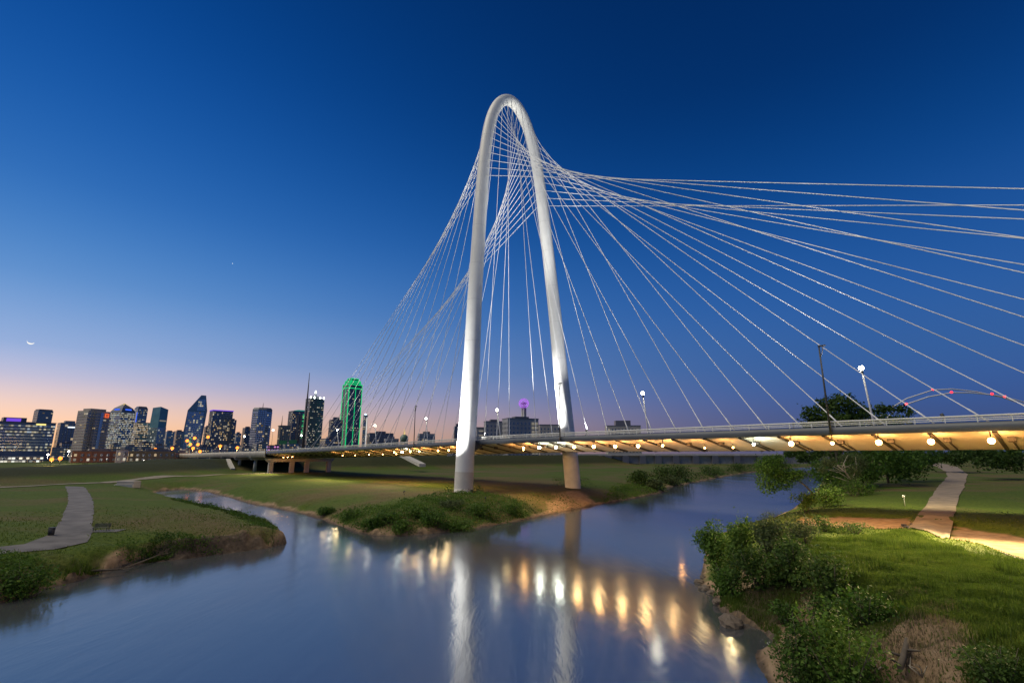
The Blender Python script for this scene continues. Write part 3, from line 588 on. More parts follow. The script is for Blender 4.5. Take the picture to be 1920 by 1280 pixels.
# floodlights that light the arch and the cables
def flood(pos, target, watts, deg, label, col=(1, .99, .94), blend=.6, rad=.25):
    pos = Vector(tuple(pos)); d = (Vector(tuple(target)) - pos).normalized(); q = d.to_track_quat('-Z', 'Y')
    root = empty('floodlight', tuple(pos), 0, label, 'floodlight', 'floodlights aimed at arch and cables')
    mb = MB(); mb.tube([tuple(-d * .5), tuple(-d * .08)], [.12, .22], 10); mb.build('housing', M['dark_steel'], root)
    mb = MB(); mb.tube([(0, 0, -1.0), tuple(-d * .5)], .06, 6); mb.build('bracket', M['dark_steel'], root)
    li = bpy.data.lights.new('flood', 'SPOT'); li.energy = watts; li.spot_size = math.radians(deg); li.spot_blend = blend; li.color = col; li.shadow_soft_size = rad
    o = bpy.data.objects.new('flood', li); COL.objects.link(o); o.parent = root; o.rotation_euler = q.to_euler()
def archp(z, far):
    i = zi(z, far); return BASE + T * ARCH[i, 0] + np.array([0, 0, BASEZ + ARCH[i, 1]])
flood(br(-15, -2, H1(*(BASE - T * 15 - LN * 2)[:2]) + 1.0 - CAMZ), archp(23, False) , 180000, 48, 'floodlight on the grass left of the near arch leg')
flood(br(-6, 16, H1(*(BASE - T * 6 + LN * 16)[:2]) + 1.0 - CAMZ), archp(40, False), 6000, 60, 'floodlight on the river side of the near arch leg')
flood(br(22.5, -9, 4.7), archp(26, True), 95000, 56, 'floodlight on the median facing the far arch leg')
flood(br(18, 24, 4.7), archp(60, True), 45000, 60, 'floodlight on the median right of the arch, aimed up the far leg')
flood(br(19.8, 10, 4.9), archp(117, True), 230000, 34, 'floodlight on the median directly under the arch crown')
flood(br(19.8, -16, 4.9), archp(112, False), 80000, 46, 'floodlight on the median left of the arch, aimed at the crown')
for l, zt, w, lab in ((36, 62, 28000, 'floodlight on the near rail below the second street lamp'), (92, 66, 44000, 'floodlight on the near rail below the tallest street lamp'),
                      (140, 70, 66000, 'floodlight on the near rail beyond the right edge of the picture'), (-58, 66, 36000, 'floodlight on the near rail among the downtown side cables'), (-118, 60, 50000, 'floodlight on the near rail near the downtown end of the cables')):
    flood(br(E0 + .9, l, 4.9 + prof(l)), br(19.8, l * .42, zt + 8), w, 66, lab, (1, .96, .9), 1.0)
for l in (30, 75, -40):
    flood(br(E0 + 1.0, l, 4.6 + prof(l)), br(19.8, l * .7, 48), 9000, 90, 'floodlight on the near deck edge ' + {30: 'right of the far arch leg', 75: 'close to the tallest dark lamp post', -40: 'left of the near arch leg'}[l], (1, .97, .92), .8)

# ---------------------------------------------------------------- downtown
def wall_mat(c, r=.5): return mat('facade', c, r, .12, .08)
BMAT = {'slate': wall_mat((.22, .26, .32), .4), 'grey': wall_mat((.34, .34, .36)), 'beige': wall_mat((.38, .33, .28)), 'brick': wall_mat((.22, .11, .075), .8), 'ochre': wall_mat((.30, .20, .11), .8),
        'blueglass': wall_mat((.18, .32, .42), .25), 'teal': wall_mat((.16, .34, .40), .25), 'dark': wall_mat((.14, .14, .165), .4), 'pinkstone': wall_mat((.42, .27, .21)), 'white': wall_mat((.55, .54, .52)), 'concrete': wall_mat((.46, .42, .37), .8)}
GL = {'b': mat('window_glass', (.42, .52, .62), .18, metal=.85), 'd': mat('window_glass_dark', (.24, .27, .32), .2, metal=.75)}
PURPLE = emit('purple_light', (.25, .10, 1), .75, False); BLUE = emit('blue_light', (.05, .16, 1), 1.0, False); GREEN = emit('green_tube', (.01, .62, .20), 1.0, False)
REDSIGN = emit('sign_red', (1, .16, .05), .9, False); WHITEL = emit('roof_beacon', (.9, 1, .95), 6, False); PURPB = emit('purple_bulb', (.50, .16, .95), 1.3, False); REDL = emit('red_beacon', (1, .03, .05), 3.0, False)
class Bld:
    def __init__(s, x0, x1, ytop, D, label, cat='office tower', rot=25, ratio=.8, zb=4.0, name='office_tower', group=None):
        xm = (x0 + x1) / 2; c = dep(xm, ytop, D); al = math.atan2(c[0], c[1]); FE = F / CP
        W = (x1 - x0) * math.cos(al) * D / FE * (math.cos(al) + 0) / math.cos(al)
        r = math.radians(rot); s.a = W / (abs(math.cos(r)) + ratio * abs(math.sin(r))); s.b = s.a * ratio; s.H = c[2] - zb
        back = .5 * (s.a * abs(math.sin(r)) + s.b * math.cos(r)); c = c * 1.0
        s.root = empty(name, (c[0], c[1], zb), r - al, label, cat, group); s.m = D / FE
    def wall(s, m, a=None, b=None, z0=0, z1=None, cx=0, cy=0, name='wall', top=None):
        a = a or s.a; b = b or s.b; z1 = s.H if z1 is None else z1
        return MB().box((cx, cy, (z0 + z1) / 2), (a, b, z1 - z0), 0, top).build(name, BMAT[m] if isinstance(m, str) else m, s.root)
    def windows(s, bay=3.4, fl=4.0, lit=.25, a=None, b=None, z0=6, z1=None, cx=0, cy=0, w=.62, h=.46, glass='b', litm='lit_warm', faces='FLR', clump=.5, seed=None):
        a = a or s.a; b = b or s.b; z1 = (s.H - 2) if z1 is None else z1; rg = random.Random(seed if seed is not None else int(a * 77 + z1 * 13))
        G, Lm = MB(), MB(); nz = max(1, int((z1 - z0) / (fl * .88))); fl = (z1 - z0) / nz
        for fc in faces:
            wd = a if fc in 'FB' else b; n = max(1, int(wd / (bay * .82))); bw = wd / n
            for iz in range(nz):
                rowp = min(.9, lit * 1.7) * (1 + clump * (rg.random() * 2.6 - 1.0)); run = 0
                for i in range(n):
                    u = -wd / 2 + (i + .5) * bw; z = z0 + (iz + .5) * fl
                    on = rg.random() < rowp
                    M_ = Lm if on else G; d = .25
                    if fc == 'F': c, sz = (cx + u, cy - b / 2, z), (bw * w, d, fl * h)
                    elif fc == 'B': c, sz = (cx + u, cy + b / 2, z), (bw * w, d, fl * h)
                    elif fc == 'L': c, sz = (cx - a / 2, cy + u, z), (d, bw * w, fl * h)
                    else: c, sz = (cx + a / 2, cy + u, z), (d, bw * w, fl * h)
                    M_.box(c, sz)
        if G.v: tag(G.build('window', GL[glass], s.root), kind='stuff')
        if Lm.v: tag(Lm.build('lit_window', M[litm] if isinstance(litm, str) else litm, s.root), kind='stuff')
        return s
    def part(s, mb, name, m): return mb.build(name, BMAT[m] if isinstance(m, str) else m, s.root)
# far left office slab with the purple rooftop box
B = Bld(-70, 110, 792, 620, 'wide slate office block with purple lit rooftop box, leftmost', 'office block', 8, .35, name='office_block'); B.wall('slate'); B.windows(2.6, 3.9, .16, glass='b', w=.95, h=.5, litm='lit_cool', clump=1.0, z0=12)
mw = B.m
B.wall('dark', 32 * mw * 1.0, 14, B.H, B.H + 9 * mw, cx=3 * mw, cy=-4, name='rooftop_box'); B.part(MB().box((1 * mw, -11.2, B.H + 4.3 * mw), (20 * mw, .4, 6.4 * mw)), 'lit_panel', PURPLE)
B.part(MB().box((40 * mw, -B.b / 2 - .4, B.H - 1.6), (14 * mw, .5, 1.5)), 'roof_sign', emit('yellow_sign', (1, .8, .25), 1.5, False)); B.part(MB().box((0, 0, B.H + .5), (B.a + .6, B.b + .6, 1)), 'parapet', 'dark')
B = Bld(64, 101, 770, 800, 'plain dark round-cornered tower behind the wide slate office block', rot=20); B.wall('grey'); B.windows(3.2, 4, .05, glass='d', h=.45, w=.9); B.part(MB().box((0, 0, B.H + 1), (B.a * .9, B.b * .9, 2)), 'parapet', 'dark')
B = Bld(108, 152, 793, 720, 'dim grey tower with pale vertical fins between slate block and concrete hotel', rot=12); B.wall('slate'); B.windows(4.6, 4, .08, glass='d', w=.7, h=.8)
f_ = MB(); [f_.box((x, -B.b / 2 - .4, B.H / 2), (.7, .8, B.H)) for x in np.linspace(-B.a / 2, B.a / 2, 6)]; B.part(f_, 'fin', 'concrete'); B.part(MB().box((B.a * .1, -B.b / 2 - .9, B.H - 6), (10, .3, 1.6)), 'roof_sign', emit('white_sign', (.85, .95, 1), 1.5, False)); B.wall('grey', B.a * .5, B.b * .5, B.H, B.H + 3, name='penthouse')
# parking garage full of white light
B = Bld(-60, 84, 855, 520, 'low open parking garage blazing with white light, at far left', 'parking garage', 8, .4, name='parking_garage'); B.wall('concrete'); B.windows(3.2, 3.0, .28, z0=.5, z1=B.H - .5, litm='lit_white', w=.85, h=.6, glass='d')
# concrete hotel
B = Bld(146, 209, 771, 560, 'concrete hotel tower with red square sign and stacked balconies', 'hotel', 32, .75, name='hotel_tower', zb=4); B.wall('concrete'); B.windows(3.6, 3.3, .06, w=.8, h=.42, glass='d', z0=8)
nb = int(B.H / 3.3)
for i in range(3, nb - 1):
    for q in (-1, 1): B.part(MB().box((q * B.a * .33, -B.b / 2 - .7, i * 3.3 + 1.2), (B.a * .3, 1.4, 1.1)), 'balcony', 'beige'); B.part(MB().box((B.a / 2 + .9, q * B.b * .28, i * 3.3 + 1.2), (1.8, B.b * .36, 1.1)), 'balcony', 'beige')
B.part(MB().box((B.a * .12, -B.b / 2 - .3, B.H * .52), (3.2, .8, B.H * .9)), 'glass_bay', GL['b'])
B.wall('beige', B.a * .7, B.b * .7, B.H, B.H + 2.5, name='penthouse'); sg = B.part(MB().box((B.a * .31, -B.b / 2 - 1.6, B.H - 4.5), (4, .5, 4.4)), 'sign', REDSIGN)
B_h = MB().box((0, 0, 0), (.1, .1, .1)); gl = MB(); gl.box((B.a * .31, -B.b / 2 - 1.95, B.H - 3.6), (2.4, .2, .4)); gl.box((B.a * .31 - .9, -B.b / 2 - 1.95, B.H - 4.9), (.4, .2, 2.2)); gl.box((B.a * .31 + .5, -B.b / 2 - 1.95, B.H - 4.9), (.4, .2, 2.2)); gl.build('glyph', BMAT['dark'], sg)
# lattice mast in front of the hotel
c0 = dep(158, 878, 420); c1 = dep(180, 768, 420); lat = empty('lattice_mast', (c0[0], c0[1], 5), 0, 'dark lattice mast standing in front of the concrete hotel tower', 'mast'); hh = c1[2] - 5
mb = MB(); dirx = (c1[0] - c0[0]) * 0
for sx_, sy_ in ((-1, -1), (1, -1), (1, 1), (-1, 1)): mb.tube([(sx_ * 1.1, sy_ * 1.1, 0), (sx_ * .9, sy_ * .9, hh)], .16, 5)
mb.build('leg', M['dark_steel'], lat); mb = MB()
for i in range(int(hh / 2.4)):
    z = i * 2.4
    for q in (-1, 1): mb.tube([(-1.05, q * 1.05, z), (1.05, q * 1.05, z + 2.4)], .09, 4); mb.tube([(q * 1.05, -1.05, z + 2.4), (q * 1.05, 1.05, z)], .09, 4)
tag(mb.build('lattice', M['dark_steel'], lat), kind='stuff')
# brick apartments along the levee
for x0, x1, yt, cm, lab, D, lit in ((135, 222, 846, 'brick', 'long red-brick apartment block below the concrete hotel', 400, .12), (219, 241, 843, 'white', 'narrow white apartment block between two brick ones', 395, .35),
                               (241, 330, 846, 'ochre', 'long ochre apartment block with dark balcony openings', 400, .12), (326, 352, 849, 'pinkstone', 'small pink-brown block at the end of the ochre apartments', 420, .1)):
    B = Bld(x0, x1, yt, D, lab, 'apartment block', 6, .3, name='apartment_block', zb=6.5); B.wall(cm); B.windows(4.2, 3.2, lit, z0=.6, z1=B.H - 1.0, w=.42, h=.55, glass='d', faces='FLR'); B.part(MB().box((0, 0, B.H + .25), (B.a + .8, B.b + .8, .5)), 'parapet', 'dark')
    if cm != 'white': B.part(MB().box((B.a * .1, 0, B.H + 1.3), (B.a * .5, B.b * .6, 1.6)), 'attic', 'dark')
# tower with the pyramid cap
B = Bld(207, 255, 772, 1000, 'tower with pyramid cap, blue lights and many lit windows', rot=38, ratio=1); a = B.a
B.wall('slate'); B.windows(2.7, 3.9, .42, litm='lit_cool', w=.8, h=.6)
hc = 7 * B.m; B.part(MB().box((0, 0, B.H + hc / 2), (a, a, hc), 0, (.74, .74)), 'shoulder', 'dark'); B.part(MB().box((0, 0, B.H + hc + 4.5 * B.m), (a * .74, a * .74, 9 * B.m), 0, (.02, .02)), 'pyramid_roof', 'dark')
for q in ((a * .0, -a * .42), (a * .42, 0), (-a * .42, 0)): B.part(MB().box((q[0], q[1], B.H + hc * .55), (a * .42 if q[0] == 0 else 3, a * .42 if q[0] != 0 else 3, 2.6)), 'blue_light', BLUE)
mb = MB()
for sx_, sy_ in ((-1, -1), (1, -1), (1, 1), (-1, 1)): mb.tube([(sx_ * a * .18, sy_ * a * .18, B.H + hc + 4.6 * B.m), (0, 0, B.H + hc + 9 * B.m)], .5, 4)
B.part(mb, 'gold_edge', emit('gold_edge', (1, .75, .3), .8, False))
B = Bld(252, 278, 766, 1150, 'rounded-top dark tower right behind the pyramid-capped tower', rot=20, ratio=1); B.wall('slate'); B.windows(3, 4, .2, litm='lit_cool'); B.part(MB().box((0, 0, B.H + 2 * B.m), (B.a, B.b, 4 * B.m), 0, (.72, .72)), 'rounded_top', 'dark')
B.part(MB().box((-B.a / 2 - .6, -B.b / 2, B.H - 22), (1.2, 1.2, 26)), 'blue_light', BLUE)
B = Bld(243, 285, 792, 1050, 'broad lower tower full of lit windows left of the blue wedge tower', rot=30, ratio=.9); B.wall('grey'); B.windows(2.8, 3.9, .45, w=.8, h=.6, litm='lit_warm')
# blue wedge tower
B = Bld(283, 318, 765, 1050, 'blue-green glass tower with slanted roof and one sheer face', rot=50, ratio=.95); a, b = B.a / 2, B.b / 2; H = B.H
m_ = MB(); m_.hexa([(-a, -b, 0), (a, -b, 0), (a, b, 0), (-a, b, 0), (-a * .8, -b * .8, H + 3 * B.m * .7), (a * .95, -b * .9, H - 2), (a * .95, b * .9, H - 2), (-a * .8, b * .8, H)]); B.part(m_, 'wall', 'teal')
B.windows(3, 4, .06, litm='lit_cool', z1=H - 40, w=.9, h=.8, a=B.a * .99, b=B.b * .99); B.part(MB().box((0, -b * .93, H - 26), (16, 1.2, 2.4)), 'lit_window', M['lit_warm'])
for x0, x1, yt, cm, D, lab, lit in ((308, 328, 809, 'blueglass', 1300, 'small glassy blue tower just right of the wedge tower', .1), (326, 346, 808, 'pinkstone', 1350, 'small pink stone tower', .08), (428, 444, 787, 'dark', 1150, 'narrow dark tower with red light behind the purple-topped tower', .1),
                                   (440, 453, 812, 'slate', 1250, 'low slate tower between purple-topped tower and octagonal tower', .1), (455, 473, 802, 'dark', 1100, 'dark plain tower just left of the octagonal tower', .05), (383, 396, 800, 'dark', 1200, 'dark slim tower between the prism tower and the purple-topped tower', .15)):
    B = Bld(x0, x1, yt, D, lab, rot=22, ratio=.9); B.wall(cm); B.windows(3.6, 4, lit, glass='b' if cm != 'dark' else 'd'); B.wall('dark', B.a * .5, B.b * .5, B.H, B.H + 3, name='penthouse')
# prism tower
B = Bld(346, 386, 770, 1000, 'tall glass prism tower with steep sloping sides and green glow', rot=0, ratio=.8); m = B.m; b = B.b / 2
pts_f = [(-20, 0), (20, 0)]; H = B.H; up = 29 * m
prof_ = [(-17 * m, 0), (15 * m, 0), (19.5 * m, H), (14.5 * m, H + up), (6.5 * m, H + up), (-12 * m, H)]
v = [(x, -b, z) for x, z in prof_] + [(x * .96, b, z) for x, z in prof_]; n = 6; mb = MB(); mb.v = v; mb.f = [tuple(range(n)), tuple(reversed(range(n, 2 * n)))] + [((i + 1) % n, i, n + i, n + (i + 1) % n) for i in range(n)]; mb.sm = [False] * len(mb.f); B.part(mb, 'wall', 'blueglass')
B.windows(3.1, 4, .10, a=26 * m, b=B.b * 1.0, z1=H - 3, cx=1.5 * m, litm='lit_cool', w=.92, h=.75, faces='F'); B.windows(3.1, 4, .12, a=12 * m, b=B.b, z0=H, z1=H + up - 8, cx=9 * m, litm='lit_cool', w=.92, h=.75, faces='F')
g = MB(); [g.box((-1 * m + random.uniform(-4, 4) * m * .5, -b - .3, z), (5 * m * .6, .5, 2.2)) for z in np.arange(6, H * .45, 3.6)]; tag(B.part(g, 'green_window', M['lit_green']), kind='stuff')
# purple roofline tower
B = Bld(393, 438, 771, 950, 'dark gridded tower with purple glowing roofline', rot=14, ratio=.7); B.wall('dark'); B.windows(2.8, 3.9, .13, w=.7, h=.75, glass='d'); B.part(MB().box((0, 0, B.H + .8), (B.a + 1, B.b + 1, 1.6)), 'purple_roofline', PURPLE)
mb = MB(); mb.box((B.a * .46, -B.b / 2 - .8, B.H * .42), (4, 1.2, B.H * .78)); B.part(mb, 'stair_strip', mat('stair_shaft', (.3, .25, .2), .6))  # plain brown shaft, paler than the wall
# octagonal tower with antenna
B = Bld(473, 512, 768, 900, 'dark octagonal tower with a single roof antenna', rot=0, ratio=1); R_ = B.a / 2; pl = [(R_ * 1.04 * math.cos(math.pi / 8 + i * math.pi / 4), R_ * 1.04 * math.sin(math.pi / 8 + i * math.pi / 4)) for i in range(8)]
B.part(MB().prism(pl, 0, B.H), 'wall', 'slate'); B.windows(3.4, 4, .07, a=R_ * .83, b=B.b * 1.03, faces='F', w=.8, h=.7); w2 = MB(); w3 = MB()
for q in (-1, 1):
    for z in np.arange(8, B.H - 3, 4):
        for i in range(6):
            t_ = (i + .5) / 6; x = q * R_ * (.41 + t_ * .56); y = -R_ * (.99 - t_ * .56); (w3 if random.random() < .1 else w2).box((x, y, z), (2.2, .5, 2.4), q * math.pi / 4)
tag(B.part(w2, 'window', GL['b']), kind='stuff'); tag(B.part(w3, 'lit_window', M['lit_cool']), kind='stuff'); B.part(MB().prism(pl, B.H, B.H + 3, [(x * .85, y * .85) for x, y in pl]), 'roof', 'dark'); B.part(MB().tube([(0, 0, B.H), (0, 0, B.H + 13 * B.m)], [.7, .25], 6), 'antenna', M['dark_steel'])
B = Bld(500, 524, 834, 520, 'small low block with blue and pink lights by the viaduct', 'office block', 10, .6, name='office_block', zb=6); B.wall('dark'); B.windows(3, 3.2, .45, z0=1, z1=B.H - .5, litm=emit_var('neon_pink_blue', [(.3, .3, 1), (.9, .3, .7), (.2, .5, 1)], .2, 1.0))
B = Bld(522, 545, 799, 900, 'beige flat-topped classic block with a lattice radio mast', rot=18, ratio=.7); B.wall('beige'); B.windows(3.4, 3.8, .12, w=.45, h=.6, glass='d'); B.part(MB().tube([(-B.a * .3, 0, B.H), (-B.a * .3, 0, B.H + 20 * B.m)], [.8, .2], 4), 'radio_mast', M['dark_steel']); B.part(MB().box((0, 0, B.H + .8), (B.a + 2, B.b + 2, 1.2)), 'cornice', 'beige')
B = Bld(541, 574, 771, 950, 'salmon and dark striped tower with a green glass corner', rot=24, ratio=.8); B.wall('dark'); f_ = MB(); [f_.box((x * B.a, -B.b / 2 - .6, B.H * .46), (B.a * .14, 1.4, B.H * .92)) for x in (-.1, .16)]; B.part(f_, 'stone_pier', 'pinkstone'); B.windows(3, 3.9, .12, glass='d'); B.part(MB().box((B.a * .2, 0, B.H + 1.2), (B.a * .6, B.b, 2)), 'green_roofline', emit('teal_roof', (.05, .5, .45), .4, False))
g = MB(); [g.box((B.a * .34 + random.uniform(-.1, .1) * B.a, -B.b / 2 - .4, z), (3.4, .5, 1.6)) for z in np.arange(B.H * .45, B.H - 4, 3.0)]; tag(B.part(g, 'green_window', M['lit_green']), kind='stuff')
# spired tower
B = Bld(573, 609, 748, 850, 'dark tower with white lit roof spires and green edge', rot=28, ratio=.62); B.wall('dark'); B.windows(3, 3.9, .10, glass='d', faces='FL', litm='lit_cool'); B.windows(3, 3.9, .75, glass='d', faces='R', litm='lit_green', w=.9, h=.7)
B.part(MB().box((-B.a * .5, -B.b * .2, B.H * .62), (1.2, B.b * .5, B.H * .3)), 'stone_panel', 'pinkstone'); B.wall('dark', B.a * .45, B.b * .5, B.H, B.H + 5 * B.m, name='penthouse'); B.part(MB().tube([(0, 0, B.H + 5 * B.m), (0, 0, B.H + 15 * B.m)], [2.2, .5], 8), 'spire', M['white_steel'])
mb = MB(); mb.ball((0, 0, B.H + 12 * B.m), 1.3, 8, 6, (1, 1, 3)); [mb.ball((x * B.a, y * B.b, B.H + 1.6), 1.4, 6, 4, (1, 1, 1.6)) for x in (-.46, -.2, .2, .46) for y in (-.46,)]; B.part(mb, 'roof_light', WHITEL)
B = Bld(617, 643, 787, 780, 'low dark tower directly left of the green-edged tower', rot=15, ratio=.8); B.wall('dark'); B.windows(3, 3.6, .12, glass='d'); B.wall('dark', B.a * .5, B.b * .5, B.H, B.H + 4, name='penthouse')
# green-edged tower
B = Bld(643, 680, 722, 820, 'tall tower outlined in glowing green tubes with stepped crown', rot=30, ratio=.85); a, b = B.a / 2, B.b / 2; B.wall('dark'); B.windows(2.8, 3.9, .05, glass='d', litm='lit_cool', z1=B.H - 4)
B.wall('dark', B.a * .8, B.b * .8, B.H, B.H + 7 * B.m, name='crown_tier'); B.wall('dark', B.a * .58, B.b * .58, B.H + 7 * B.m, B.H + 12 * B.m, name='crown_tier')
mb = MB()
for sx_, sy_ in ((-1, -1), (1, -1), (1, 1), (-1, 1)): mb.tube([(sx_ * a, sy_ * b, 4), (sx_ * a, sy_ * b, B.H)], .85, 5)
for k_, z in ((1, B.H), (.8, B.H + 7 * B.m), (.58, B.H + 12 * B.m), (.8, B.H), (.58, B.H + 7 * B.m), (1, B.H - 6), (.8, B.H + 4 * B.m)):
    q = [(-a * k_, -b * k_, z), (a * k_, -b * k_, z), (a * k_, b * k_, z), (-a * k_, b * k_, z)]; [mb.tube([q[i], q[(i + 1) % 4]], .75, 4) for i in range(4)]
for k_, z0, z1 in ((.8, B.H - 30, B.H + 7 * B.m), (.58, B.H - 10, B.H + 12 * B.m)):
    for sx_, sy_ in ((-1, -1), (1, -1), (1, 1), (-1, 1)): mb.tube([(sx_ * a * k_, sy_ * b * (k_ if z0 > B.H else 1), max(z0, B.H)), (sx_ * a * k_, sy_ * b * k_, z1)], .6, 4)
mb.tube([(0, -b - .4, 4), (0, -b - .4, B.H)], .5, 5); mb.tube([(-a - .4, 0, 4), (-a - .4, 0, B.H)], .35, 5)  # extra mid-face tubes, added to make the tower face glow green
B.part(mb, 'green_tube', GREEN)
B = Bld(681, 690, 778, 900, 'slim pale tower with blue-white top light right of the green-edged tower', rot=10, ratio=.8); B.wall('grey'); B.windows(3, 3.8, .2); B.part(MB().box((B.a * .3, -B.b / 2 - .5, B.H * .5), (1.6, .6, B.H * .9)), 'lit_strip', emit('strip_white', (.9, .85, .8), .8, False)); B.part(MB().ball((0, 0, B.H + 1), 1.8, 8, 6), 'top_light', emit('blue_white', (.5, .75, 1), 4, False))
for x0, x1, yt, cm, D, lab, lit in ((688, 738, 812, 'dark', 700, 'low dark building with one white lit window, left of the dome', .05), (783, 816, 813, 'grey', 600, 'small pale boxy building left of the near arch leg', .04), (851, 863, 799, 'dark', 500, 'dark narrow building half hidden behind the near arch leg', .1),
                               (720, 748, 822, 'grey', 640, 'low grey shed just left of the lit dome', .1)):
    B = Bld(x0, x1, yt, D, lab, 'building', 12, .6, name='low_building'); B.wall(cm); B.windows(3.6, 3.6, lit, glass='d'); B.wall('dark', B.a * .4, B.b * .5, B.H, B.H + 2.5, name='penthouse')
B = Bld(750, 765, 826, 620, 'old courthouse with small lit dome seen through the cables', 'courthouse', 20, .8, name='courthouse'); B.wall('beige'); B.windows(3.5, 4, .4); B.part(MB().ball((0, 0, B.H + 2), 5.2, 12, 8, (1, 1, 1.1)), 'dome', mat('copper_dome', (.12, .2, .14), .5)); B.part(MB().tube([(0, 0, B.H + 5), (0, 0, B.H + 10), (0, 0, B.H + 14)], [1.3, 1.2, .15], 8), 'lantern', emit('lantern_glow', (1, .7, .3), .8, False))
# dark block group right of the near leg
for x0, x1, yt, D, rot, rat, lab in ((892, 910, 802, 480, 10, .7, 'dark block with lit stair windows just right of near arch leg'), (907, 946, 791, 470, 10, .6, 'dark grey jail block behind the brightest street lamp'), (941, 1010, 786, 455, 22, .5, 'large dark grey jail block with tall lit glass corner'),
                                (1009, 1050, 797, 520, 8, .5, 'low brown block left of the far arch leg'), (1133, 1201, 799, 560, 10, .5, 'wide low dark building right of the far arch leg')):
    B = Bld(x0, x1, yt, D, lab, 'building', rot, rat, name='dark_block'); B.wall('concrete' if x0 in (1009, 1133) else 'grey'); B.windows(4.2, 4.2, .015, glass='d', w=.35, h=.5)
    if x0 == 892: [B.part(MB().box((-B.a * .0, -B.b / 2 - .4, z), (B.a * .5, .5, 1.3)), 'lit_window', M['lit_warm']) for z in np.arange(B.H - 3, 6, -4)]
    if x0 == 941: [B.part(MB().box((B.a * .38 + dx, -B.b / 2 - .5, z), (2.4, .5, 2.4)), 'lit_window', M['lit_warm']) for z in np.arange(B.H - 4, 8, -3.6) for dx in (-2, 1.2)]
    if x0 in (907, 941, 1133): B.wall('dark', B.a * .45, B.b * .6, B.H, B.H + (6 if x0 == 1133 else 2.2), name='penthouse')
    B.part(MB().box((0, 0, B.H + .3), (B.a + .5, B.b + .5, .6)), 'parapet', 'dark')
for i, (x0, x1, yt, cm, D) in enumerate(((98, 120, 838, 'grey', 640), (112, 146, 830, 'dark', 700), (205, 228, 832, 'beige', 760), (226, 262, 836, 'grey', 700), (258, 286, 829, 'dark', 820), (284, 312, 834, 'pinkstone', 760), (308, 342, 838, 'grey', 640), (340, 372, 842, 'beige', 560), (366, 398, 836, 'dark', 640), (396, 424, 842, 'grey', 560), (420, 452, 834, 'slate', 700), (448, 476, 838, 'beige', 620), (474, 502, 831, 'grey', 760), (508, 532, 836, 'dark', 640), (530, 560, 831, 'slate', 720), (556, 580, 836, 'grey', 640), (600, 640, 822, 'dark', 700))):
    where_ = ['below the finned grey tower', 'left of the concrete hotel foot', 'right of the concrete hotel foot', 'directly under the pyramid-capped tower', 'under the rounded-top tower', 'under the blue wedge tower', 'just right of the wedge tower foot', 'left of the prism tower foot', 'under the green glow of the prism tower', 'below the left edge of the purple-topped tower', 'below the right edge of the purple-topped tower', 'between purple-topped and octagonal towers', 'directly under the octagonal tower', 'under the radio mast block', 'under the striped tower', 'just left of the tall mast foot', 'between the spired and green-edged towers'][i]; tone = {'dark': 'dark', 'grey': 'grey', 'beige': 'beige', 'pinkstone': 'pinkish', 'slate': 'bluish'}[cm]
    B = Bld(x0, x1, yt, D, 'low ' + tone + ' city block ' + where_, 'building', 5 + (i * 37) % 30, .7, name='city_block', group='low city blocks below the towers'); B.wall(cm); B.windows(3.2, 3.4, .22, glass='b' if i % 3 else 'd', litm=('lit_warm', 'lit_cool')[i % 2], z0=1.5, z1=B.H - 1, seed=i); B.wall('dark', B.a * .4, B.b * .5, B.H, B.H + 2, name='penthouse')
# observation tower with the ball of purple lights
c = dep(982, 756, 800); rt = empty('observation_tower', (c[0], c[1], 4), 0, 'slim observation tower topped by a ball of purple lights', 'observation tower'); zc = c[2] - 4; rb = 9.2 * 800 / (F / CP)
mb = MB(); [mb.tube([(x, y, 0), (x, y, zc - rb * .5)], 1.5, 8) for x, y in ((-2.6, 0), (2.6, 0), (0, 2.6), (0, -2.6))]; mb.build('shaft', BMAT['grey'], rt)
mb = MB(); mb.ball((0, 0, zc), rb * .62, 16, 10, (1, 1, .5)); mb.build('deck_pod', BMAT['dark'], rt); mb = MB(); bu = MB(); pts = []
nb = 150
for i in range(nb):
    y = 1 - 2 * (i + .5) / nb; th = i * 2.39996; q = math.sqrt(1 - y * y); pts.append((rb * q * math.cos(th), rb * q * math.sin(th), zc + rb * y)); bu.ball(pts[-1], .62, 5, 4)
tag(bu.build('purple_bulb', PURPB, rt), kind='stuff')
for i in range(8): a = i * math.pi / 8; mb.tube([(rb * math.cos(a) * math.sin(t_), rb * math.sin(a) * math.sin(t_), zc + rb * math.cos(t_)) for t_ in np.linspace(0, 2 * math.pi, 25)], .22, 4, False)
tag(mb.build('lattice', BMAT['grey'], rt), kind='stuff')
# distant twin-arch bridge
far = empty('arch_bridge', tuple(dep(1790, 800, 1300) * np.array([1, 1, 0])), 0, 'distant pair of thin white bridge arches with red beacons', 'bridge'); fo = np.array(far.location)
for D, pts in ((1300, [(1640, 790), (1665, 768), (1700, 747), (1749, 731), (1785, 729), (1830, 734), (1880, 745), (1925, 760), (1975, 784)]), (1260, [(1655, 790), (1680, 768), (1699, 758), (1740, 744), (1784, 736), (1820, 736), (1860, 740), (1884, 744), (1925, 755), (1985, 784)])):
    mb = MB(); mb.tube([dep(*p, D) - fo for p in pts], 1.5, 8); mb.build('arch', M['white_steel'], far)
mb = MB(); a_, b_ = dep(1560, 812, 1290) - fo, dep(2060, 812, 1290) - fo; mb.hexa([tuple(a_ + np.array([0, y, z])) if i < 2 else None for i, (y, z) in enumerate([])] or [(a_[0], -15, a_[2] - 3), (b_[0], -15, b_[2] - 3), (b_[0], 15, b_[2] - 3), (a_[0], 15, a_[2] - 3), (a_[0], -15, a_[2]), (b_[0], -15, b_[2]), (b_[0], 15, b_[2]), (a_[0], 15, a_[2])]); mb.build('deck', BMAT['concrete'], far)
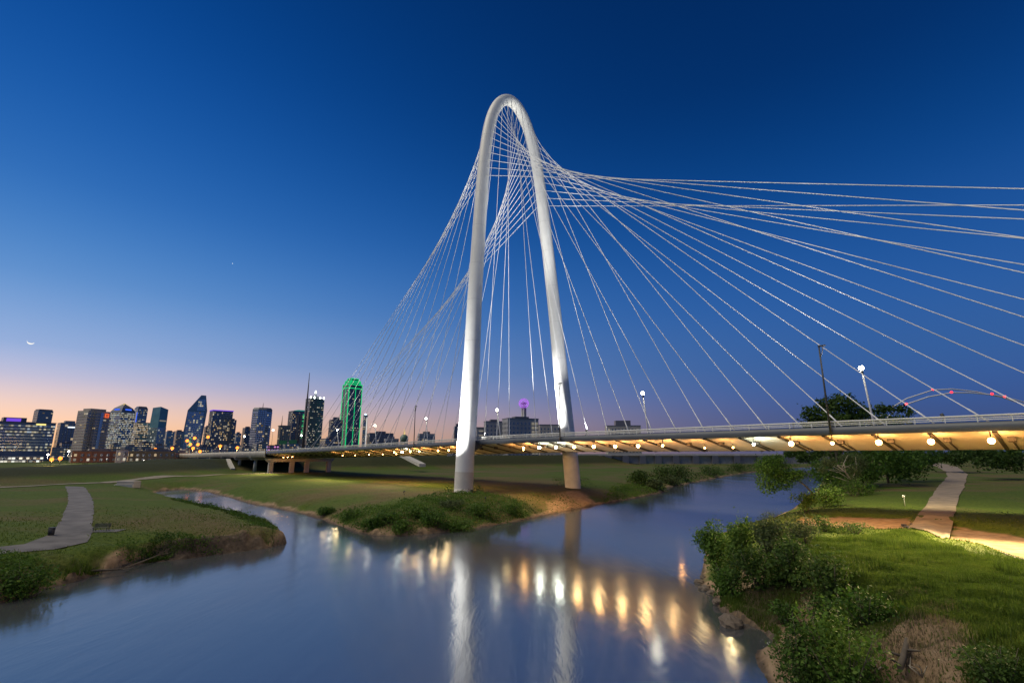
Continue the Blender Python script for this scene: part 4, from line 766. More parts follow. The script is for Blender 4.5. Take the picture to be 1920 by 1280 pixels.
for p, D in (((1749, 730), 1300), ((1860, 738), 1258), ((1784, 735), 1258), ((1884, 743), 1258), ((1699, 757), 1258)): MB().ball(dep(*p, D) - fo, 3.0, 8, 6).build('red_beacon', REDL, far)

# ---------------------------------------------------------------- street level lights, signs and cars by the viaduct
SL = [(351, 826, 'o'), (365, 821, 'o'), (371, 833, 'o'), (390, 819, 'o'), (413, 836, 'o'), (445, 839, 'o'), (362, 840, 'o'), (357, 833, 'o'), (375, 846, 'o'), (270, 864, 'w'), (97, 861, 'o'), (113, 859, 'o'), (129, 846, 'w'), (90, 852, 'w'), (512, 806, 'w'), (458, 818, 'w'), (565, 816, 'w'), (291, 842, 'o'), (323, 840, 'o')]
where = {351: 'beside the prism tower foot', 365: 'below the green glow of the prism tower', 371: 'below the prism tower', 390: 'highest orange one, left of the purple-topped tower', 413: 'below the purple-topped tower', 445: 'between purple-topped and octagonal towers', 362: 'low orange one in the lit cluster under the prism tower', 357: 'middle orange one in the cluster under the prism tower',
         375: 'lowest orange one near the viaduct end', 270: 'in front of the ochre apartments', 97: 'orange one at the corner of the slate office block', 113: 'orange one left of the concrete hotel', 129: 'white one below the finned grey tower', 90: 'white one over the parking garage corner', 512: 'pale one right of the octagonal tower', 458: 'pale one left of the octagonal tower', 565: 'white one just left of the tall mast', 291: 'orange one over the ochre apartment roof', 323: 'orange one at the right end of the ochre apartments'}
for x, y, k in SL:
    D = 360 if y > 855 else 430; p = dep(x, y, D); z0 = 6.0; root = empty('city_lamp', (p[0], p[1], z0), 0, 'city street lamp ' + where[x], 'street lamp', 'city street lamps by downtown'); h = p[2] - z0
    MB().tube([(0, 0, 0), (0, 0, h)], [.16, .1], 6).build('post', M['dark_steel'], root); MB().ball((0, 0, h), (1.25 if k == 'o' else .7), 8, 6).build('lamp_globe', M['lamp_city'] if k == 'o' else M['lamp_citywhite'], root)
    if y > 835:
        cl_ = bpy.data.lights.new('street_light', 'POINT'); cl_.energy = 9000; cl_.color = (1, .55, .2) if k == 'o' else (1, .85, .65); cl_.shadow_soft_size = .4; co = bpy.data.objects.new('street_light', cl_); COL.objects.link(co); co.parent = root; co.location = (0, 0, h - 1.8)
for x, y, lab in ((530, 829, 'left of two blank green highway signs'), (549, 828, 'right of two blank green highway signs')):
    p = dep(x, y, 330); root = empty('highway_sign', (p[0], p[1], 5), 0, lab + ' above the viaduct', 'road sign', 'green highway signs'); h = p[2] - 5
    MB().box((0, 0, h), (5.2, .25, 2.4)).build('sign_panel', mat('sign_green', (.01, .12, .05), .5), root); MB().tube([(-1.8, .3, -2), (-1.8, .3, h)], .18, 6).tube([(1.8, .3, -2), (1.8, .3, h)], .18, 6).build('post', M['grey_steel'], root)
CAR_P = mat('car_paint', (.3, .3, .32), .3, metal=.4); HEAD = emit('headlight', (1, .95, .85), 30, False); TAIL = emit('tail_light', (1, .05, .03), 10, False)
def car(px, s, label, away=False):
    l = onplane(px, 850, s)[0]; p = br(s, l, 3.5 + pa(l)); root = empty('car', tuple(p), math.atan2(LN[1], LN[0]) + (math.pi if away else 0), label, 'car', 'cars on the viaduct')
    bd = MB(); bd.box((0, 0, .62), (4.4, 1.8, .7), 0, (.97, .94)); bd.build('body', CAR_P, root); MB().box((-.25, 0, 1.22), (2.5, 1.6, .55), 0, (.7, .85)).build('cabin', M['glass'], root)
    for x in (-1.35, 1.35):
        for y in (-.85, .85):
            w = MB(); w.tube([(x, y - .1, .33), (x, y + .1, .33)], .33, 12); w.build('wheel', M['dark_steel'], root)
    for y in (-.62, .62): MB().ball((2.2, y, .7), .16, 6, 5).build('headlight', HEAD, root); MB().ball((-2.2, y, .75), .12, 6, 5).build('tail_light', TAIL, root)
car(415, 10, 'grey car with bright headlights on the viaduct, nearer the city'); car(424, 10, 'grey car with bright headlights on the viaduct, behind another'); car(441, 28, 'grey car driving away with red tail lights on the viaduct', True)
# moon and star
mp_ = dep(58, 640, 5200); mb = MB(); n = 18; Rm = 5.6 * 5200 / F
outer = [(Rm * math.cos(a), Rm * math.sin(a)) for a in np.linspace(math.radians(165), math.radians(345), n)]; inner = [(Rm * .98 * math.cos(a) * 1.0 + .0, Rm * math.sin(a) * .62 + Rm * .02) for a in np.linspace(math.radians(165), math.radians(345), n)]
tilt = math.radians(-8)
def rot2(p): return (p[0] * math.cos(tilt) - p[1] * math.sin(tilt), p[0] * math.sin(tilt) + p[1] * math.cos(tilt))
for y in (-2, 2): mb.v += [(*[rot2(p)[0]], y, rot2(p)[1]) for p in outer] + [(*[rot2(p)[0]], y, rot2(p)[1]) for p in inner]
for i in range(n - 1): mb.f += [(i, i + 1, n + i + 1, n + i), (2 * n + i, 3 * n + i, 3 * n + i + 1, 2 * n + i + 1), (i, 2 * n + i, 2 * n + i + 1, i + 1), (n + i, n + i + 1, 3 * n + i + 1, 3 * n + i)]; mb.sm += [False] * 4
moon = mb.build('moon', emit('moonlight', (1, .95, .85), 1.1, False), None, tuple(mp_)); moon.rotation_euler = (0, 0, -math.atan2(mp_[0], mp_[1])); tag(moon, 'thin pale crescent moon low in the sky at left', 'moon')
st = MB().ball((0, 0, 0), 4.2, 6, 5).build('star', emit('starlight', (.9, .95, 1), 1.2, False), None, tuple(dep(436, 494, 5200))); tag(st, 'single faint star in the blue sky left of the bridge', 'star')

# ---------------------------------------------------------------- plants
def leaves(lobes, n, size, up=.35, shell=.55, aspect=.55, tintbase=.5, seed=0):
    rg = np.random.default_rng(seed); L = np.array(lobes, float); wts = L[:, 3] * L[:, 4] * L[:, 5]; wts = wts ** .8; wts /= wts.sum()
    k = rg.choice(len(L), n, p=wts); d = rg.normal(size=(n, 3)); d /= np.linalg.norm(d, axis=1)[:, None]
    r = (shell + (1 - shell) * rg.random(n)) * (1 + .24 * np.abs(rg.normal(size=n)) * np.where(rg.random(n) < .35, 1.6, .3)); inner = rg.random(n) < .22; r = np.where(inner, rg.random(n) * .8, r)
    c = L[k, :3] + d * L[k, 3:6] * r[:, None]
    nr = d * .6 + rg.normal(size=(n, 3)) * .6 + np.array([0, 0, up]); nr /= np.linalg.norm(nr, axis=1)[:, None]
    tdir = rg.normal(size=(n, 3)); tdir -= nr * (tdir * nr).sum(1)[:, None]; tdir /= np.linalg.norm(tdir, axis=1)[:, None]; bd = np.cross(nr, tdir)
    s = size * (.45 + 1.1 * rg.random(n) ** 1.5); a = tdir * s[:, None]; b = bd * (s * aspect)[:, None]; fold = nr * (s * .18)[:, None]
    v = np.stack([c - a, c - b + fold, c + a, c + b + fold], 1).reshape(-1, 3); f = np.arange(n * 4).reshape(-1, 4)
    lt = rg.random(len(L)) * .3 - .15
    tint = np.clip(tintbase + lt[k] + rg.normal(size=n) * .2, 0, 1); return v, f, np.repeat(tint, 4)
def blades(P, h, wd, lean, tb, seed=0, curve=True):
    rg = np.random.default_rng(seed); n = len(P); a = rg.random(n) * 2 * math.pi; hh = h * (.5 + .8 * rg.random(n)); w = wd * (.6 + .8 * rg.random(n))
    dx = np.stack([np.cos(a), np.sin(a), np.zeros(n)], 1); ln = np.stack([np.cos(a + 1.3), np.sin(a + 1.3), np.zeros(n)], 1) * (lean * hh * (rg.random(n) * 1.2))[:, None]
    b0, b1 = P - dx * w[:, None], P + dx * w[:, None]; tip = P + ln + np.stack([np.zeros(n), np.zeros(n), hh], 1)
    v = np.stack([b0, b1, tip], 1).reshape(-1, 3); return v, np.arange(3 * n).reshape(-1, 3), np.repeat(np.clip(tb + rg.normal(size=n) * .22, 0, 1), 3)
def bush(px, py, w, h, label, m='leaf', n=900, size=.16, cat='bush', name='bush', tb=.5, group='bushes on the river banks', seed=None, lobn=8, stems=14):
    g = ground_at(px, py); D = g[1]; W = w * D / (F / CP) * .5; Hh = h * D / (F / CP); seed = seed if seed is not None else int(px * 3 + py)
    rg = random.Random(seed); lob = []
    for i in range(lobn):
        a = rg.random() * 2 * math.pi; q = rg.random() ** .6 * .62; zz = Hh * (.18 + .55 * rg.random()); rr_ = W * (.32 + .25 * rg.random())
        lob.append((W * q * math.cos(a), W * q * math.sin(a), zz, rr_, rr_, min(Hh - zz, rr_ * .9) if Hh - zz > .2 else .3))
    lob.append((0, 0, Hh * .6, W * .45, W * .45, Hh * .4))
    root = empty(name, tuple(g), 0, label, cat, group); v, f, t = leaves(lob, n, size, tintbase=tb, seed=seed)
    v[:, 2] = np.maximum(v[:, 2], -.1)
    link('foliage', np_mesh('foliage', v, f, M[m], False, t), root)
    mb = MB()
    for i in range(stems): q = lob[i % len(lob)]; j1, j2 = rg.uniform(-.3, .3) * W, rg.uniform(-.3, .3) * W; mb.tube([(q[0] * .1 + j1 * .2, q[1] * .1, -.2), (q[0] * .5 + j1 * .5, q[1] * .5 + j2 * .5, q[2] * .55), (q[0] * 1.1 + j1, q[1] * 1.1 + j2, q[2] + q[5] * rg.uniform(.6, 1.25))], [.05, .03, .008], 5)
    mb.build('stem', M['bark'], root); return root
bush(1345, 1072, 84, 92, 'round bright green bush leaning over the water at the tip of the right bank', 'leaf', 4200, .15, tb=.62)
bush(1402, 1066, 76, 92, 'yellow-green bush second from the water tip of the right bank', 'leaf', 3600, .14, tb=.75)
bush(1452, 1052, 96, 84, 'pale grey-green bush in the middle of the right bank thicket', 'leaf_pale', 3800, .15, tb=.35)
bush(1508, 1024, 90, 60, 'tall feathery grey-green shrub beside the orange sand', 'leaf_pale', 1800, .13, tb=.5)
bush(1428, 1108, 110, 76, 'dark green bush low in the middle of the right bank', 'leaf_dark', 2400, .15, tb=.6)
bush(1494, 1098, 104, 86, 'darkest dense bush in the middle of the right bank thicket', 'leaf_dark', 2600, .15, tb=.4)
bush(1372, 1122, 76, 56, 'low fresh green bush above the rocks at the water', 'leaf', 2600, .12, tb=.55)
bush(1564, 1122, 130, 76, 'broad dark grassy bush above the pale eroded bank', 'leaf_dark', 2400, .13, tb=.7)
bush(1478, 1172, 66, 40, 'small green bush on the muddy ledge', 'leaf', 900, .10, tb=.45)
bush(1540, 1168, 70, 44, 'small dark bush right of the muddy ledge', 'leaf_dark', 900, .10, tb=.6)
bush(1622, 1170, 120, 60, 'wide grassy bush left of the dry pale slope', 'leaf', 2200, .11, tb=.35)
bush(1592, 1308, 176, 140, 'large bright-leaved bush at the bottom edge of the picture', 'leaf', 3600, .105, tb=.66, lobn=10)
bush(1508, 1312, 120, 130, 'large dark bush left of the bright-leaved bush at the bottom edge', 'leaf_dark', 3000, .095, tb=.5, lobn=9)
bush(1548, 996, 54, 30, 'small round shrub at the left end of the sandy strip', 'leaf_dark', 900, .13, tb=.6)
bush(1602, 1000, 70, 20, 'low dark shrub along the near edge of the sandy strip', 'leaf_dark', 800, .12, tb=.5)
bush(1880, 1290, 150, 60, 'dark green clump in the bottom right corner', 'leaf_dark', 2200, .08, tb=.6)
bush(1548, 950, 80, 40, 'yellow-green mound of shrubs below the pale-barked tree', 'leaf', 1800, .2, tb=.72)
bush(1512, 962, 50, 40, 'small yellow-green shrub at the water below the leaning tree', 'leaf', 1000, .18, tb=.7)
bush(1600, 930, 90, 34, 'green shrub at the foot of the pale-barked tree', 'leaf', 1500, .22, tb=.5)
for px, py, w, h, m, lab in ((1200, 908, 54, 26, 'leaf_dark', 'dark bush leftmost in the row on the far bank'), (1240, 902, 58, 30, 'leaf_dark', 'tallest dark bush in the row on the far bank'), (1275, 898, 56, 28, 'leaf_dark', 'dark bush third from left on the far bank'),
                          (1262, 908, 50, 18, 'leaf_pale', 'pale green low bush in front of the dark far-bank bushes'), (1330, 890, 60, 18, 'leaf_dark', 'low dark bush on the far bank right of the row'), (1385, 882, 60, 14, 'leaf_dark', 'low dark bush on the far bank near the river bend'), (1225, 915, 40, 16, 'leaf_pale', 'small pale bush at the left front of the far-bank row')):
    bush(px, py, w, h, lab, m, 1100, .38, tb=.5)
bush(660, 974, 70, 20, 'bright green bush near the left end of the middle bank', 'leaf', 1300, .2, tb=.7); bush(752, 1000, 50, 22, 'round green bush hanging over the water on the middle bank', 'leaf', 1000, .17, tb=.62)
bush(815, 985, 80, 28, 'tall deep green bush in the centre of the middle bank', 'leaf', 1500, .18, tb=.5); bush(900, 968, 80, 24, 'mid green bush below the near arch leg', 'leaf', 1700, .18, tb=.75); bush(730, 980, 76, 20, 'dense deep green bush left of centre on the middle bank', 'leaf', 1500, .17, tb=.6)
for x, y, w, h, m_, tb_, lab in ((610, 965, 40, 14, 'leaf', .6, 'little bush at the far left of the middle bank'), (700, 990, 50, 18, 'leaf', .6, 'green bush by the waterline left of the overhanging one'), (780, 968, 60, 20, 'leaf', .9, 'yellow-green bush high on the middle bank'), (850, 955, 50, 18, 'leaf_pale', .6, 'pale green bush left below the near arch leg'), (955, 962, 60, 22, 'leaf', .7, 'light green bush at the right end of the middle bank growth'), (860, 988, 60, 18, 'leaf', .75, 'leafy bush at the waterline below the near arch leg')):
    bush(x, y, w, h, lab, m_, 1300, .18, tb=tb_)
bush(40, 1112, 110, 60, 'grassy green bush in the left corner above the water', 'leaf', 2600, .13, tb=.5)

def scatter_px(poly, n, seed, z=2.6):
    P = np.array([at(x, y, z)[:2] for x, y in poly]); lo, hi = P.min(0), P.max(0); rg = np.random.default_rng(seed); out = []
    q = lo + rg.random((n * 6, 2)) * (hi - lo); s = sdf(q, P) + (vnoise(q, 2.5, seed + 9) - .5) * 3.5 * min(1.0, np.ptp(P[:, 0]) / 20) + (rg.random(len(q)) - .5) * 1.2; q = q[s < 0][:n]
    zz = height(q); k = sdf(q, WPOLY) > .15; return np.column_stack([q, zz])[k]
def thatch(name, poly, n, h, size, m, seed, tb=.5, z=2.6, kind='leaf'):
    P = scatter_px(poly, n, seed, z)
    if m == 'grassblade':
        rk = np.random.default_rng(seed + 50)
        for b_ in BARE[3:]: P = P[(sdf(P[:, :2], b_) + (vnoise(P[:, :2], 1.6, 44) - .5) * 2 > 0) | (rk.random(len(P)) < .10)]
    cl = vnoise(P[:, :2], 2.2, seed) * .7 + vnoise(P[:, :2], .8, seed + 3) * .3
    if kind == 'leaf':
        rg = np.random.default_rng(seed); k = len(P); hh = h * (.12 + 1.9 * cl ** 2); c = P + np.column_stack([np.zeros(k), np.zeros(k), hh * rg.random(k) ** .6])
        lob = None; nr = rg.normal(size=(k, 3)) * .7 + np.array([0, 0, .5]); nr /= np.linalg.norm(nr, axis=1)[:, None]; td = rg.normal(size=(k, 3)); td -= nr * (td * nr).sum(1)[:, None]; td /= np.linalg.norm(td, axis=1)[:, None]; bd = np.cross(nr, td)
        s = size * (.6 + .8 * rg.random(k)); a = td * s[:, None]; b = bd * (s * .5)[:, None]
        v = np.stack([c - a, c - b, c + a, c + b], 1).reshape(-1, 3); f = np.arange(4 * k).reshape(-1, 4); t = np.repeat(np.clip(tb + (vnoise(P[:, :2], 3.5, seed + 7) - .5) * .9 + rg.normal(size=k) * .16, 0, 1), 4)
    else: v, f, t = blades(P, h * (.25 + 1.4 * cl ** 1.5), size, .5, tb, seed); t = np.clip(t + np.repeat((vnoise(P[:, :2], 4.5, seed + 8) - .5) * .75 + (vnoise(P[:, :2], 1.3, seed + 9) - .5) * .35, 3), 0, 1)
    return tag(link(name, np_mesh(name, v, f, M[m], False, t)), kind='stuff')
MID = [(585, 956), (640, 952), (720, 955), (800, 944), (870, 934), (960, 938), (1000, 952), (985, 970), (900, 985), (800, 998), (740, 1003), (690, 1000), (640, 984), (600, 970)]
thatch('undergrowth', MID, 26000, .95, .15, 'leaf', 21, .75, 2.2)
thatch('undergrowth', [(1120, 938), (1150, 918), (1200, 906), (1262, 908), (1250, 920), (1200, 931), (1150, 940)], 9000, 1.1, .2, 'leaf', 22, .75, 2.0)
thatch('undergrowth', [(1180, 905), (1300, 888), (1420, 872), (1500, 868), (1490, 876), (1420, 883), (1300, 903), (1240, 914)], 12000, 1.6, .45, 'leaf_dark', 23, .6, 2.6)
thatch('bank_grass', [(0, 1050), (90, 1046), (200, 1020), (300, 1000), (420, 996), (520, 1000), (537, 1017), (480, 1024), (350, 1034), (220, 1052), (90, 1092), (0, 1112)], 40000, .75, .035, 'grassblade', 24, .42, 3.0, 'blade')
thatch('undergrowth', [(215, 1016), (300, 1004), (420, 998), (530, 1003), (538, 1017), (480, 1023), (420, 1012), (300, 1022), (240, 1034)], 9000, .95, .12, 'leaf', 71, .35, 2.6)
thatch('undergrowth', [(325, 936), (420, 954), (500, 973), (538, 1006), (518, 1010), (470, 984), (400, 963), (330, 946)], 7000, .8, .13, 'leaf', 72, .4, 1.3)
thatch('undergrowth', [(0, 1052), (80, 1060), (120, 1078), (80, 1100), (0, 1122)], 6000, .9, .10, 'leaf', 73, .5, 2.0)
thatch('undergrowth', [(560, 955), (640, 974), (700, 994), (690, 1002), (640, 990), (560, 966)], 4000, .7, .15, 'leaf', 74, .7, 1.4)
thatch('bank_grass', [(330, 938), (400, 953), (470, 966), (520, 985), (533, 1005), (515, 1008), (450, 975), (380, 958), (330, 945)], 14000, .55, .05, 'grassblade', 25, .4, 1.2, 'blade')
thatch('bank_grass', [(430, 928), (520, 946), (620, 970), (690, 995), (640, 990), (560, 966), (470, 948), (430, 938)], 9000, .6, .06, 'grassblade', 26, .5, 1.2, 'blade')
thatch('bank_grass', [(1330, 1070), (1500, 1012), (1700, 1000), (1790, 1030), (1900, 1068), (2040, 1110), (2100, 1300), (1860, 1300), (1700, 1170), (1560, 1120), (1420, 1120)], 230000, .34, .026, 'grassblade', 27, .5, 3.3, 'blade')
thatch('dry_grass', [(1600, 1150), (1700, 1120), (1780, 1140), (1840, 1200), (1800, 1285), (1690, 1290), (1650, 1220), (1600, 1180)], 7000, .32, .014, 'drygrass', 28, .55, 3.2, 'blade')
thatch('dry_grass', [(1390, 1085), (1480, 1090), (1520, 1115), (1460, 1135), (1400, 1120)], 7000, .4, .018, 'drygrass', 29, .5, 2.0, 'blade')
thatch('bank_grass', [(1600, 1170), (1720, 1130), (1840, 1180), (1860, 1290), (1640, 1290)], 5000, .3, .02, 'grassblade', 37, .6, 3.2, 'blade')
thatch('weeds', [(835, 915), (905, 915), (905, 930), (835, 930)], 900, .9, .16, 'leaf', 30, .4, 3.2); thatch('weeds', [(1040, 898), (1105, 898), (1110, 912), (1040, 912)], 900, .9, .18, 'leaf_dark', 31, .5, 3.2)
thatch('weeds', [(960, 940), (1050, 930), (1100, 936), (1050, 952), (980, 962)], 1500, .6, .14, 'leaf', 33, .5, 1.8)
rg_ = np.random.default_rng(5); nb = 330000; azs = np.radians(rg_.uniform(-50, 50, nb)); rs = np.exp(rg_.uniform(math.log(24), math.log(125), nb)); Pg = np.column_stack([np.sin(azs) * rs, np.cos(azs) * rs])
sg = sdf(Pg, WPOLY); okm = (sg > 1.2) & (rg_.random(nb) > np.clip((rs - 45) / 75, 0, 1))
for b in BARE: okm &= sdf(Pg, b) > .3
pathpoly = [poly_px([(122, 909), (128, 925), (127, 945), (114, 975), (98, 992), (0, 1012), (-120, 1022), (-120, 1038), (0, 1022), (108, 1009), (168, 998), (175, 985), (175, 945), (158, 909)], FLOOD), poly_px([(1756, 875), (1777, 895), (1757, 915), (1701, 988), (1780, 1012), (1797, 938), (1814, 890), (1796, 876)], 3.4)]
for b in pathpoly: okm &= sdf(Pg, b) > -.25
Pg = Pg[okm]; Pg = np.column_stack([Pg, height(Pg)]); dist = np.hypot(Pg[:, 0], Pg[:, 1]); nz_ = vnoise(Pg[:, :2], 5, 12)
v, f, t = blades(Pg, .10 + .16 * nz_, .012 + dist * .0005, .8, .66, 6); t = np.clip(t + np.repeat((vnoise(Pg[:, :2], 7, 18) - .5) * .8, 3), 0, 1); tag(link('meadow_grass', np_mesh('meadow_grass', v, f, M['grassblade'], False, t)), kind='stuff')

Pw = scatter_px([(1500, 1015), (1700, 1004), (1900, 1075), (1920, 1290), (1860, 1290), (1700, 1150), (1560, 1100)], 30000, 61, 3.3); cw = vnoise(Pw[:, :2], 1.5, 62) * .65 + vnoise(Pw[:, :2], 5, 63) * .35; Pw = Pw[cw > .66]
vv, ff, tt_ = blades(Pw, .62, .03, .45, .45, 64); tt_ = np.clip(tt_ + .25 * np.sign(np.sin(np.repeat(Pw[:, 0] * .9 + Pw[:, 1] * .5, 3))), 0, 1); tag(link('weeds', np_mesh('weeds', vv, ff, M['grassblade'], False, tt_)), kind='stuff')
# trees
def tree(base, Hh, lobes, label, m, n, size, tb=.5, bark='bark', trunk_r=.35, path=None, limbs=True, group='trees on the right bank', shell=.5, seed=1):
    g = np.array(base, float); root = empty('tree', tuple(g), 0, label, 'tree', group); v, f, t = leaves(lobes, n, size, tintbase=tb, seed=seed, shell=shell)
    link('crown', np_mesh('crown', v, f, M[m], False, t), root); path = path or [(0, 0, -.5), (.2, .1, Hh * .3), (0, 0, Hh * .6)]
    k = len(path); MB().tube(path, [trunk_r * (1 - .7 * i / (k - 1)) for i in range(k)], 9).build('trunk', M[bark], root)
    if limbs:
        mb = MB(); e = Vector(path[-1]); s0 = Vector(path[len(path) // 2])
        for i, q in enumerate(lobes): a = s0.lerp(e, (i % 3) / 2); b = Vector(q[:3]); mid = a.lerp(b, .5) + Vector((0, 0, .35)); mb.tube([a, mid, b], [trunk_r * .4, trunk_r * .24, .03], 6)
        mb.build('limb', M[bark], root)
    return root
def lobes_px(specs, D, base):                   # crown lobes seen at pixels, D metres away
    return [tuple(dep(x, y, D + dd) - np.array(base)) + (w * D / (F / CP) / 2,) * 2 + (h * D / (F / CP) / 2,) for x, y, w, h, dd in specs]
D = 168; b = dep(1572, 888, D); b[2] = H1(b[0], b[1])
tree(b, 20, lobes_px([(1520, 775, 34, 30, 0), (1548, 762, 40, 36, 3), (1578, 757, 46, 40, -2), (1603, 768, 36, 40, 2), (1560, 785, 70, 34, 0), (1595, 795, 60, 40, 3), (1530, 795, 50, 30, 1), (1575, 815, 80, 40, 0)], D, b), 'big dark rounded tree rising behind the bridge deck', 'leaf_dark', 6500, .55, .45, trunk_r=.55, seed=41)
D = 176; b = dep(1662, 882, D); b[2] = H1(b[0], b[1])
tree(b, 18, lobes_px([(1628, 772, 30, 28, 0), (1655, 768, 36, 22, 3), (1684, 766, 30, 18, 0), (1704, 772, 22, 18, 2), (1640, 790, 50, 30, 0), (1680, 788, 50, 26, 0), (1665, 808, 90, 34, 0)], D, b), 'second dark tree with ragged crown, right of the big dark tree', 'leaf_dark', 4200, .5, .4, trunk_r=.45, seed=42, shell=.35)
# leaning tree over the water
D = 136; b = dep(1527, 926, D); b[2] = .3; top = [tuple(dep(x, y, D + dd) - b) for x, y, dd in ((1527, 928, 0), (1512, 912, 0), (1492, 896, 1), (1462, 884, 2))]
tree(b, 6, lobes_px([(1440, 872, 44, 38, 0), (1432, 900, 30, 48, 0), (1460, 884, 52, 42, 2), (1470, 902, 36, 34, 0), (1488, 890, 40, 26, 0), (1452, 862, 40, 20, 2), (1448, 908, 28, 34, -1), (1500, 888, 24, 16, 0)], D, b), 'leaning tree whose crown droops into the river', 'leaf', 8500, .24, .55, trunk_r=.3, path=top, seed=43)
# pale-barked tree with open branches
D = 140; b = dep(1592, 918, D); b[2] = H1(b[0], b[1]); path = [tuple(dep(x, y, D) - b) for x, y in ((1600, 920), (1596, 900), (1586, 885), (1570, 872))]
r_ = tree(b, 8, lobes_px([(1552, 866, 34, 22, 0), (1590, 858, 40, 18, 2), (1602, 880, 30, 30, 0), (1540, 880, 18, 16, 0), (1616, 868, 24, 30, 3), (1600, 905, 26, 34, -1)], D, b), 'open tree with pale bare branches under the bridge', 'leaf_pale', 3800, .24, .75, 'pale_bark', .26, path, seed=44, shell=.3)
mb = MB()
for p in (((1596, 900), (1575, 886), (1553, 880)), ((1590, 888), (1566, 876), (1545, 862)), ((1598, 898), (1606, 878), (1604, 856)), ((1586, 884), (1582, 868), (1590, 852)), ((1598, 905), (1580, 898), (1560, 892))): mb.tube([tuple(dep(x, y, D - .5) - b) for x, y in p], [.14, .09, .03], 6)
mb.build('branch', M['pale_bark'], r_)
# thicket under and beyond the bridge on the right bank
def thicket(boxes, n, size, m, seed, tb, label_kind='thicket'):
    lob = []
    rg = random.Random(seed)
    for x0, x1, y0, y1, D, k in boxes:
        for i in range(k):
            x = rg.uniform(x0, x1); y = rg.uniform(y0, y1); c = dep(x, y, D + rg.uniform(-5, 12)); w = rg.uniform(2.2, 4.2); lob.append((c[0], c[1], max(c[2], H1(c[0], c[1]) + .5), w, w, w * rg.uniform(.6, .95)))
    v, f, t = leaves(lob, n, size, tintbase=tb, seed=seed); return tag(link(label_kind, np_mesh(label_kind, v, f, M[m], False, t)), kind='stuff')
thicket([(1530, 1640, 858, 900, 150, 22), (1600, 1730, 850, 893, 156, 28), (1660, 1755, 852, 880, 185, 16)], 14000, .42, 'leaf', 51, .4)
thicket([(1830, 2000, 846, 872, 190, 24), (1740, 1840, 846, 862, 260, 18)], 9000, .55, 'leaf_dark', 52, .4)
thicket([(1460, 1760, 846, 862, 420, 60), (1760, 2050, 846, 856, 420, 40)], 14000, 1.0, 'leaf_dark', 53, .5)

# ---------------------------------------------------------------- structures and small things on the banks
# far railway trestle seen under the deck
D = 470; a_, b_ = dep(1040, 853, D), dep(1560, 853, D); tr = empty('railway_trestle', (a_[0], a_[1], 0), 0, 'long low pale wall with dark openings, far under the bridge', 'trestle'); w_ = b_[0] - a_[0]
MB().box((w_ / 2, 0, 12.4), (w_, 4, 1.6)).build('beam', M['pale_concrete'], tr)
MB().box((w_ / 2, 1.5, 8.0), (w_, 1, 7.2)).build('wall', M['concrete'], tr)
pm = MB().box((0, 0, 0), (5.5, 2.6, 7.0)).mesh('pier', BMAT['dark'])
for px in (1062, 1098, 1140, 1172, 1204, 1233, 1266, 1303, 1339, 1380, 1424, 1470, 1515): x = dep(px, 853, D)[0] - a_[0]; link('pier', pm, tr, (x, -1.0, 8.0))
# concrete apron, abutment edge, stairs and outfall on the levee
def slab(name, px4, label, cat, m='pale_concrete', th=.25, z=None):
    P = [ground_at(*p) for p in px4]; root = P[0].copy(); mb = MB(); q = [np.array([*(p[:2] - root[:2]), p[2] - root[2] + .02]) for p in P]
    mb.hexa([tuple(v - np.array([0, 0, .6])) for v in q] + [tuple(v + np.array([0, 0, th])) for v in q]); return tag(mb.build(name, M[m], None, tuple(root)), label, cat)
c = dep(245, 886, 175); g0 = H1(c[0], c[1]); ou = empty('outfall', (c[0], c[1], g0), .1, 'small concrete outfall box set in the grassy levee, left', 'outfall')
MB().box((0, 0, .6), (5.2, 4, 2.6)).build('headwall', M['concrete'], ou); MB().box((0, -2.3, .2), (5.6, .8, 1.5)).build('apron', M['pale_concrete'], ou); MB().hexa([(-6, -3, -.8), (-2.7, -2.6, -.8), (-2.7, 1.5, -.8), (-3.2, 1.5, -.8), (-6, -3, -.4), (-2.7, -2.6, .2), (-2.7, 1.5, 1.5), (-3.2, 1.5, 1.5)]).build('wing_wall', M['pale_concrete'], ou)
p0, p1 = br(1, -232, -4.2), br(-2.5, -205, -8.6); ab = MB(); p1[2] = H1(p1[0], p1[1]); p0[2] = H1(p0[0], p0[1])
ab.hexa([tuple(x) for x in (p0 - [0, 0, 1], p0 - [0, 0, 1] + T * 2.2, p1 - [0, 0, 1] + T * 2.2, p1 - [0, 0, 1], p0 + [0, 0, .5], p0 + [0, 0, .5] + T * 2.2, p1 + [0, 0, .4] + T * 2.2, p1 + [0, 0, .4])]); tag(ab.build('slope_kerb', M['pale_concrete']), 'pale concrete kerb running down the levee beside the viaduct', 'kerb')
D = 285; s0, s1 = dep(752, 851, 302), dep(792, 871, 272); stp = empty('ramp', tuple(s1), 0, 'pale concrete ramp on the dark levee behind the bridge', 'ramp'); mb = MB(); d = np.array([s0[0] - s1[0], s0[1] - s1[1], s0[2] - s1[2]]); e_ = np.array([3.2, .8, 0])
mb.hexa([tuple(x) for x in (-e_ * .5 + [0, 0, -1], e_ * .5 + [0, 0, -1], d + e_ * .5 + [0, 0, -1], d - e_ * .5 + [0, 0, -1], -e_ * .5 + [0, 0, .5], e_ * .5 + [0, 0, .5], d + e_ * .5 + [0, 0, .5], d - e_ * .5 + [0, 0, .5])]); mb.build('slab', M['pale_concrete'], stp)
